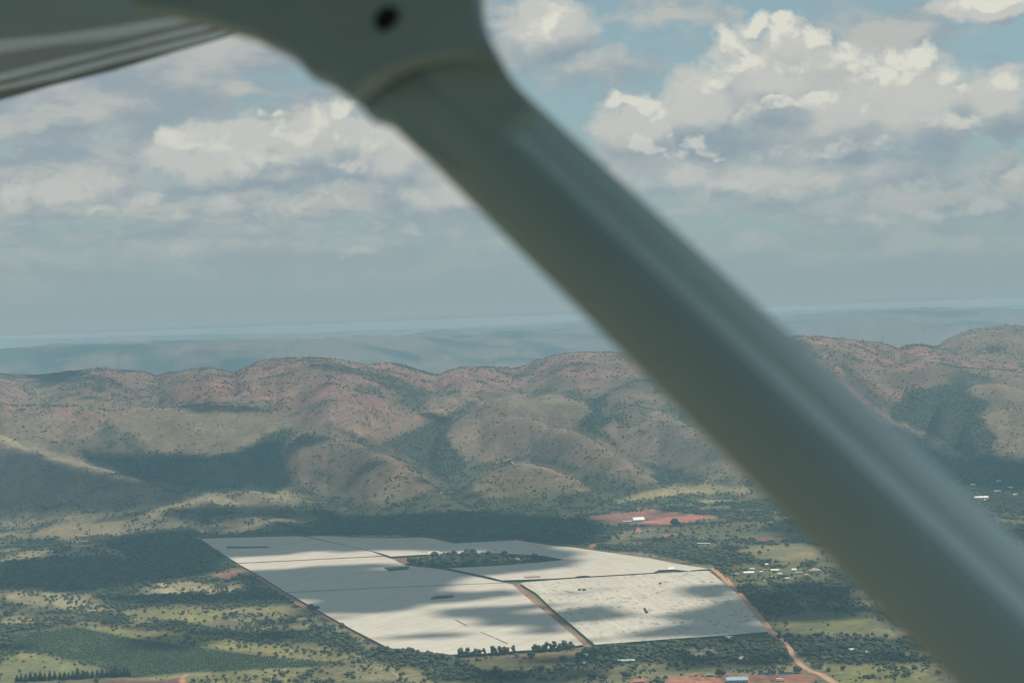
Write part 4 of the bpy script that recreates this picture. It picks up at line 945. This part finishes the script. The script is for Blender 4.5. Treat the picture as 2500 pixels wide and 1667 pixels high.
house('house', 'house', 2435,1202,14,9,'cream','grey','grey roofed hamlet house above the long white building', .1, group=g2)
house('house', 'house', 2376,1187,10,7,'cream','pale','pale hamlet house close beside the strut edge', -.3, group=g2)
house('house', 'house', 2478,1210,8,6,'cream','stone','stone coloured hamlet house nearest the right frame edge', .2, group=g2)
house('house', 'house', 2496,1266,12,7,'brick','red','red roofed house cut by the right frame edge', .1)
house('farm_shed', 'shed', 1300,1414.5,37,9,'brick','pink','long pink roofed shed where the dirt corridors meet', .07, 'gable', 3.2)
house('shed', 'shed', 1275,1418,10,5,'white','white','white box shed at the left end of the long pink roof', .07, 'flat', 2.6)
house('shed', 'shed', 1323,1413,7,6,'grey','grey','little grey shed at the right end of the long pink roof', .07, 'flat', 2.8)
house('farm_shed', 'shed', 1638,1392.5,14,8,'grey','white','pale roofed shed in the dark notch between the two right nets', .1, 'gable', 3.4)
house('farmhouse', 'house', 1057,1353.5,28,12,'white','pale','wide pale farmhouse at the upper edge of the wooded island', .1, 'gable', 3.2)
house('house', 'house', 1096,1359.5,8,6,'white','white','bright white hut in the clearing of the wooded island', .2)
house('house', 'house', 1075,1358,12,5,'white','pale','low pale outbuilding below the wide island farmhouse', .1, 'flat', 2.6)
house('greenhouse', 'greenhouse', 1258,1369.5,22,8,'white','green','pale greenhouse roof among the right trees of the wooded island', .08, 'gable', 3.0)
house('house', 'house', 1435,1604,18,8,'white','white','white house under the trees at the foot of the dirt corridor', .2)
house('shed', 'shed', 1424,1623,11,5,'grey','blue','small blue roofed shed below the brown field', .1)
house('house', 'house', 1478,1613,9,5,'brick','red','little red roofed hut left of the pale green tunnel roof', .3)
house('tunnel_house', 'greenhouse', 1529,1616,40,6,'grey','green','long pale green tunnel roof among the front bushes', .05, 'gable', 2.4)
house('house', 'house', 1704,1603,15,7,'white','pale','small whitish house in the bush below the speckled net', .15)
house('house', 'house', 1812,1611,18,9,'cream','stone','stone coloured house hidden in the bush left of the winding road', .4, 'hip')
house('shed', 'shed', 1781,1561,17,8,'grey','grey','grey roofed shed against the front wall of the speckled net', .1)
house('house', 'house', 2082,1591,15,7,'white','white','white house in the bush right of the winding dirt road', .1)
house('house', 'house', 2118,1596,8,5,'cream','stone','small pale hut right of the white house beside the strut', .2)
house('house', 'house', 1560,1667,26,9,'brick','red','red brown roofed house cut by the lower frame edge', .05)
house('workshop', 'workshop', 1800,1665,50,10,'grey','blue','long light blue roofed workshop on the red yard', .03, 'gable', 3.6)
house('container', 'container', 1734,1651,16,2.6,'grey','green','dark green container on the edge of the red yard', .05, 'flat', 2.6)

# ------------------------------------------------------------------ tarpaulins, screens, vehicles
M_TARP = mat('blue_tarp', (.10, .34, .60), .5, .15, .8, spec=.4)
def tarp(px, py, w, label):
    p = on_ground(px, py); s = w*np.linalg.norm(p-CAMP)/F; t = thing('tarpaulin_shelter', label, 'tarpaulin', p, random.uniform(-.3, .3))
    bm = bmesh.new(); n = 5; g = [[bm.verts.new((-s/2+s*i/n, -1.6+3.2*j/n, 2.2+.5*math.sin(math.pi*j/n)+.15*random.random())) for j in range(n+1)] for i in range(n+1)]
    for i in range(n):
        for j in range(n): bm.faces.new((g[i][j], g[i+1][j], g[i+1][j+1], g[i][j+1]))
    bmesh.ops.solidify(bm, geom=bm.faces[:], thickness=.05); bm_obj('cover', bm, M_TARP, t)
    for x in (-s/2+.2, s/2-.2):
        for y in (-1.5, 1.5):
            bm = bmesh.new(); bmesh.ops.create_cone(bm, cap_ends=True, segments=6, radius1=.06, radius2=.06, depth=2.2); o = bm_obj('pole', bm, M_FRAME, t); o.location = (x, y, 1.1)
tarp(1768, 1656, 9, 'blue tarpaulin shelter against the big dark tree by the workshop'); tarp(1777, 1649, 7, 'smaller blue tarpaulin set back behind the workshop trees')
def screen(a, b, label):
    A, B = on_ground(*a), on_ground(*b); d = B-A; L = np.linalg.norm(d); t = thing('blue_screen_fence', label, 'fence', A, math.atan2(d[1], d[0]))
    bm = bmesh.new(); n = 24; h = 2.3; lo, hi = [], []
    for i in range(n+1): y = .06*math.sin(i*1.9); lo.append(bm.verts.new((L*i/n, y, .1))); hi.append(bm.verts.new((L*i/n, y*1.5, h-.25*(vn(i*.7, 2, 7) if True else 0))))
    for i in range(n): bm.faces.new((lo[i], lo[i+1], hi[i+1], hi[i]))
    bmesh.ops.solidify(bm, geom=bm.faces[:], thickness=.04); bm_obj('cloth', bm, M_TARP, t); pm = None
    for i in range(9):
        if pm is None: bm = bmesh.new(); bmesh.ops.create_cone(bm, cap_ends=True, segments=6, radius1=.06, radius2=.06, depth=2.5); o = bm_obj('post', bm, M_FRAME, t); pm = o.data
        else: o = link('post', pm, t)
        o.location = (L*i/8, .18, 1.25)
screen((1850, 1646.5), (1894, 1645.5), 'longer blue screen fence along the back of the red yard'); screen((1903, 1645), (1934, 1644), 'shorter blue screen fence near the winding dirt road')
PAINT = {'white': mat('white_paint', (.80, .80, .78), .3, .05, 1, spec=.5), 'silver': mat('silver_paint', (.45, .46, .47), .3, .05, 1, .3), 'dark': mat('dark_paint', (.05, .055, .06), .3, .1, 1, spec=.5), 'red': mat('red_paint', (.3, .06, .05), .35, .1, 1)}
M_TYRE = mat('tyre_rubber', (.02, .02, .02), .9, .1, 2)
def vehicle(kind, px, py, paint, label, rot, group=None):
    p = on_ground(px, py, .32); t = thing({'car': 'parked_car', 'truck': 'box_truck', 'tractor': 'tractor'}[kind], label, kind, p, rot, group)
    L, Wd, R_ = {'car': (4.5, 1.8, .34), 'truck': (9.5, 2.5, .5), 'tractor': (4.2, 2.0, .75)}[kind]
    def prof(pts, w, name, m, sub=True):
        bm = bmesh.new(); a = [bm.verts.new((x, -w/2, z)) for x, z in pts]; b = [bm.verts.new((x, w/2, z)) for x, z in pts]; n = len(pts)
        bm.faces.new(a); bm.faces.new(b[::-1])
        for i in range(n): bm.faces.new((a[i], b[i], b[(i+1) % n], a[(i+1) % n]))
        bmesh.ops.recalc_face_normals(bm, faces=bm.faces); bmesh.ops.bevel(bm, geom=bm.edges[:], offset=.06, segments=1, affect='EDGES'); return bm_obj(name, bm, m, t)
    if kind == 'car':
        prof([(-2.2, .35), (2.2, .35), (2.25, .75), (1.3, .95), (-1.9, .98), (-2.25, .8)], Wd, 'body', PAINT[paint]); prof([(1.2, .96), (.5, 1.42), (-1.2, 1.45), (-1.85, .98)], Wd*.86, 'cabin', M_PANE); prof([(.42, 1.44), (-1.15, 1.47), (-1.15, 1.53), (.42, 1.50)], Wd*.8, 'roof', PAINT[paint]); ax = (-1.4, 1.4)
    elif kind == 'truck':
        prof([(-4.7, .9), (2.2, .9), (2.2, 3.5), (-4.7, 3.5)], Wd, 'box', PAINT[paint]); prof([(2.4, .6), (4.7, .6), (4.7, 1.6), (4.2, 2.6), (2.4, 2.7)], Wd*.94, 'cab', PAINT[paint]); prof([(-4.6, .6), (4.5, .6), (4.5, .85), (-4.6, .85)], Wd*.5, 'chassis', PAINT['dark']); ax = (-3.4, -2.2, 3.5)
    else:
        prof([(-.4, .8), (2.0, .8), (2.0, 1.5), (-.4, 1.6)], .9, 'bonnet', PAINT[paint]); prof([(-1.9, .9), (-.4, .9), (-.5, 2.6), (-1.7, 2.6)], 1.5, 'cabin', M_PANE); prof([(-1.9, 2.62), (-.4, 2.62), (-.4, 2.75), (-1.9, 2.75)], 1.6, 'roof', PAINT[paint]); ax = (-1.2, 1.5)
    wm = None
    for x in ax:
        for s in (-1, 1):
            if wm is None:
                bm = bmesh.new(); bmesh.ops.create_cone(bm, cap_ends=True, segments=14, radius1=R_, radius2=R_, depth=.26, matrix=Matrix.Rotation(math.pi/2, 4, 'X')); o = bm_obj('wheel', bm, M_TYRE, t); wm = o.data
            else: o = link('wheel', wm, t)
            o.location = (x, s*(Wd/2-.1), R_)
vehicle('truck', 1905, 1663, 'white', 'white box truck on the red yard right of the workshop', .05); vehicle('car', 1696, 1664, 'white', 'white van-like car near the left end of the red yard', .1)
vehicle('car', 1686, 1650, 'silver', 'silver car parked first in the line along the yard edge', .2); vehicle('car', 1694, 1649.5, 'white', 'white topped car parked second in the line along the yard edge', 0.1); vehicle('car', 1700, 1650, 'dark', 'dark car parked right of the silver and white ones', .3)
vehicle('car', 1716, 1650.5, 'dark', 'dark car parked left of the green container', .3); vehicle('car', 1722, 1650.5, 'white', 'white car touching the green container', .2); vehicle('car', 1886, 1663, 'dark', 'dark car standing left of the white box truck', .3)
vehicle('car', 1975, 1644, 'white', 'white car at the roadside where the yard meets the winding road', .1); vehicle('car', 1105, 1605.5, 'white', 'white car on the net road near the thicket', .05); vehicle('car', 1377, 1590.5, 'white', 'white car under the tall trees on the net road', .05)
vehicle('tractor', 1580, 1270, 'dark', 'tractor parked nearest the white shed on the red field', .4); vehicle('tractor', 1596, 1269.5, 'silver', 'pale tractor right of the other on the red field', .2)

# ------------------------------------------------------------------ the aircraft: wing and lift strut seen close through the window
def aircraft():
    P0 = np.array([948., 297.]); P1 = np.array([2302., 1644.])
    def cpt(px, py, Z): return CAMP+Z*ray(px, py)
    # strut axis: two points on its middle line with the depths that its tapering width asks for
    c0 = (np.array([948., 297.])+np.array([1140., 88.]))/2; c1 = (np.array([2302., 1644.])+np.array([2562., 1372.]))/2
    Z0 = 1.45; Z1 = Z0*283/376
    a0, a1 = cpt(*c0, Z0), cpt(*c1, Z1); A = (a0-a1)/np.linalg.norm(a0-a1)
    mid = (a0+a1)/2; view = (mid-CAMP)/np.linalg.norm(mid-CAMP)
    E = np.cross(A, view); E /= np.linalg.norm(E)
    if E@RV < 0: E = -E
    N = np.cross(E, A); N = N if N@view < 0 else -N
    hw = 283/F*Z0/2
    t = thing('light_aircraft', 'blurred grey-green aircraft wing and diagonal strut close to the window', 'aircraft', tuple(a0))
    base = a0.copy()
    strut_m = mat('strut_paint', STRUT_COL, .65, .05, 6, spec=.12); edge_m = mat('strut_edge_skylit', EDGE_SKYLIT_COL, .4, .05, 6, spec=.35); fair_m = mat('fairing_paint', FAIR_COL, .5, .12, 9, spec=.35)
    def loft(name, sec, m, parent, s0, s1, closed=True):
        bm = bmesh.new(); rows = []
        for s in np.linspace(s0, s1, 14):
            rows.append([bm.verts.new(a0+A*s+E*(a*hw)+N*b-base) for a, b in sec])
        n = len(sec)
        for r, q in zip(rows, rows[1:]):
            for i in range(n if closed else n-1): bm.faces.new((r[i], r[(i+1) % n], q[(i+1) % n], q[i]))
        if closed: bm.faces.new(rows[0]); bm.faces.new(rows[-1][::-1])
        bmesh.ops.recalc_face_normals(bm, faces=bm.faces); o = bm_obj(name, bm, m, parent, True)
        for e in o.data.edges: pass
        return o
    body = [(-1.0, -.012), (-.97, -.002), (-.88, .006), (-.7, .011), (-.4, .0135), (-.2, .0136), (-.05, .0125), (.06, .010), (.15, .006), (.20, .0025), (.20, -.05), (0, -.06), (-.7, -.045)]
    st = loft('strut', body, strut_m, t, .06, -1.3)
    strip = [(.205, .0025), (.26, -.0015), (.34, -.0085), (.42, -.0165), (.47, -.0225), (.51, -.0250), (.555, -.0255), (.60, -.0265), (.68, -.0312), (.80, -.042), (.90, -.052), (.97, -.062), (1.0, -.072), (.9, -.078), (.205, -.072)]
    loft('skylit_edge', strip, edge_m, st, .06, -1.3)  # paler colour here carries the sky light on the strut's upper edge
    def onplane(px, py, b):
        d = ray(px, py); k = ((a0+N*b-CAMP)@N)/(d@N); return CAMP+d*k
    def slab(name, poly, b0, b1, m, parent, crown=.0, inset=.006):
        bm = bmesh.new(); front = np.array([onplane(float(x), float(y), b0) for x, y in poly])-base; n = len(front); c = front.mean(0)
        rows = []
        vd = c+base-CAMP; vd = vd/np.linalg.norm(vd)
        for k, (ins, b) in enumerate(((4.0, b1-b0), (0, -.012), (.25, -.005), (.6, -.0015), (1.0, 0.0))):
            ring = []
            for i in range(n):
                p, q, r = front[i-1], front[i], front[(i+1) % n]; e = (r-p); nn = np.cross(e, N); nn /= np.linalg.norm(nn)
                if nn@(c-q) < 0: nn = -nn
                ring.append(bm.verts.new(q+nn*inset*ins+(N*b if k else -vd*b)))
            rows.append(ring)
        for r, q in zip(rows, rows[1:]):
            for i in range(n): bm.faces.new((r[i], r[(i+1) % n], q[(i+1) % n], q[i]))
        bm.faces.new(rows[-1]); bm.faces.new(rows[0][::-1])
        bmesh.ops.recalc_face_normals(bm, faces=bm.faces); return bm_obj(name, bm, m, parent, False)
    fpoly = [(300,-260),(306,-120),(309,5),(318,16),(350,22),(385,26),(415,30),(470,45),(525,61),(570,74),(608,84),(652,107),(680,120),(702,132),(718,146),(738,172),(760,184),(791,195),(830,222),(862,246),(890,215),(951,172),(1000,152),(1046,139),(1100,130),(1142,129),(1180,137),(1221,160),(1206,128),(1190,98),(1177,73),(1167,41),(1163,10),(1160,-120),(1155,-260)]
    fa = slab('fairing', fpoly, .030, -.09, fair_m, t, .0, .004)
    sl = slab('sleeve', [(850,205),(862,244),(871,253),(885,273),(900,282),(920,288),(940,294),(1000,352),(1110,430),(1300,262),(1226,166),(1206,128),(1142,112),(1046,120),(951,150)], .0115, -.08, fair_m, t, .0, .003)
    # raised rim where the strut enters the fairing
    cur = [(860,222),(880,205),(905,189),(951,167),(1000,148),(1046,135),(1100,127),(1142,125),(1180,133),(1216,156)]
    bm = bmesh.new(); pr = None
    for (x, y) in cur:
        p = onplane(x, y, .031)-base; row = [bm.verts.new(p+E*.0*0+N*(.0028*math.sin(a))+A*(.0034*math.cos(a))) for a in np.linspace(0, 2*math.pi, 9)[:-1]]
        if pr:
            for i in range(8): bm.faces.new((pr[i], pr[(i+1) % 8], row[(i+1) % 8], row[i]))
        pr = row
    bmesh.ops.recalc_face_normals(bm, faces=bm.faces); bm_obj('rim', bm, mat('rim_paint', tuple(min(1, 1.05*c) for c in FAIR_COL), .5, .05, 5), fa, True)
    # dark disc standing in for the shaded hole in the fairing
    bm = bmesh.new(); p = onplane(944, 48, .0312)-base; ring = []; R0 = 31/F*1.52
    for rad, b in ((1.0, 0), (.95, .003), (.6, .0045), (0, .005)):
        ring.append([bm.verts.new(p+N*b+R0*rad*(E*math.cos(a)+A*math.sin(a))) for a in np.linspace(0, 2*math.pi, 17)[:-1]] if rad else [bm.verts.new(p+N*b)])
    for r, q in zip(ring, ring[1:]):
        for i in range(16):
            bm.faces.new((r[i], r[(i+1) % 16], q[(i+1) % 16], q[i]) if len(q) > 1 else (r[i], r[(i+1) % 16], q[0]))
    bmesh.ops.recalc_face_normals(bm, faces=bm.faces); bm_obj('hole_disc', bm, mat('hole_dark', (.012, .014, .014), .7, .1, 5), fa, True)
    # trailing edge of the wing: lengthwise steps and beads, built strip after strip from the far edge towards the viewer
    xs = [-220, 0, 138, 276, 428, 600]
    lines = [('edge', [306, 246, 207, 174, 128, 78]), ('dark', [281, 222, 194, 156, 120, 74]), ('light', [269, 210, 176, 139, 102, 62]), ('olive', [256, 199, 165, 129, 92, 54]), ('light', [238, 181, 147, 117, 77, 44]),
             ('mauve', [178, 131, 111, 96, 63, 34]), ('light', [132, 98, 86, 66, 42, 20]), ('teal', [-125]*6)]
    mats = {'dark': (.13, .17, .22), 'light': WING_LIGHT, 'olive': (.28, .30, .31), 'mauve': (.36, .44, .62), 'teal': (.26, .42, .60)}  # strip tones carry part of the light and shade between the facets
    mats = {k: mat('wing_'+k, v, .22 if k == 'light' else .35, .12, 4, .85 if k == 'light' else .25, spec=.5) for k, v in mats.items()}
    z = H+.455; cur = np.array([ground(x, y, z) for x, y in zip(xs, lines[0][1])])
    wg = None; first = cur.copy(); pieces = []
    for nm, ys in lines[1:]:
        if nm == 'light':      # a lip that leans outward, so it mirrors the bright sky low down
            nxt = []; tn = math.tan(R(3.6))
            for (x, y), c in zip(zip(xs, ys), cur):
                d = ray(x, y); hd = np.hypot(d[0], d[1]); hc = np.hypot(c[0], c[1]); zc = c[2]-H
                k = (zc-hc*tn)/(d[2]/hd-tn); nxt.append(CAMP+d/hd*k)
            nxt = np.array(nxt)
        else:
            nxt = np.array([CAMP+ray(x, y)*((c[2]-H)/ray(x, y)[2]) for (x, y), c in zip(zip(xs, ys), cur)])
        pieces.append((nm, cur, nxt)); cur = nxt
    top = H+.56
    bm = bmesh.new()
    box_bm(bm, -3.6, .62, -1.3, 2.42, H+.50, H+.60)
    for v in bm.verts: v.co -= Vector(base)
    wg = bm_obj('wing', bm, mats['teal'], t)
    for nm, a, b in pieces:
        bm = bmesh.new(); n = len(a); lo = [bm.verts.new(p-base) for p in a]; hi = [bm.verts.new(p-base) for p in b]
        lo2 = [bm.verts.new((p[0]-base[0], p[1]-base[1], top-base[2])) for p in a]; hi2 = [bm.verts.new((p[0]-base[0], p[1]-base[1], top-base[2]+.002)) for p in b]
        for i in range(n-1): bm.faces.new((lo[i], lo[i+1], hi[i+1], hi[i]))
        if a is pieces[0][1]:
            for i in range(n-1): bm.faces.new((lo[i+1], lo[i], lo2[i], lo2[i+1]))
        for i in range(n-1): bm.faces.new((lo2[i], hi2[i], hi2[i+1], lo2[i+1]))
        bm_obj('trailing_edge_strip', bm, mats[nm], t)
    bm = bmesh.new(); p = CAMP+ray(165, 135)*3.05
STRUT_COL = (.50, .575, .55); EDGE_SKYLIT_COL = (.76, .84, .79); FAIR_COL = (.48, .56, .55); WING_LIGHT = (.74, .78, .80)
aircraft()

# ------------------------------------------------------------------ haze: one even body of air round the camera and the whole land
def haze():
    bm = bmesh.new(); box_bm(bm, -133000, 133000, -133000, 133000, -1, HAZE_TOP)
    m = bpy.data.materials.new('air'); m.use_nodes = True; t = NT(m.node_tree); t.n.clear()
    o = t.node('ShaderNodeOutputMaterial')
    p = t.node('ShaderNodeVolumePrincipled', {'Color': (.37, .71, .89, 1), 'Density': 9.6e-5, 'Anisotropy': 0.0})
    p.inputs['Absorption Color'].default_value = (.38, .21, .12, 1)
    t.l.new(p.outputs[0], o.inputs['Volume'])
    bm_obj('haze', bm, m, kind='stuff')
HAZE_TOP = H+8
haze()
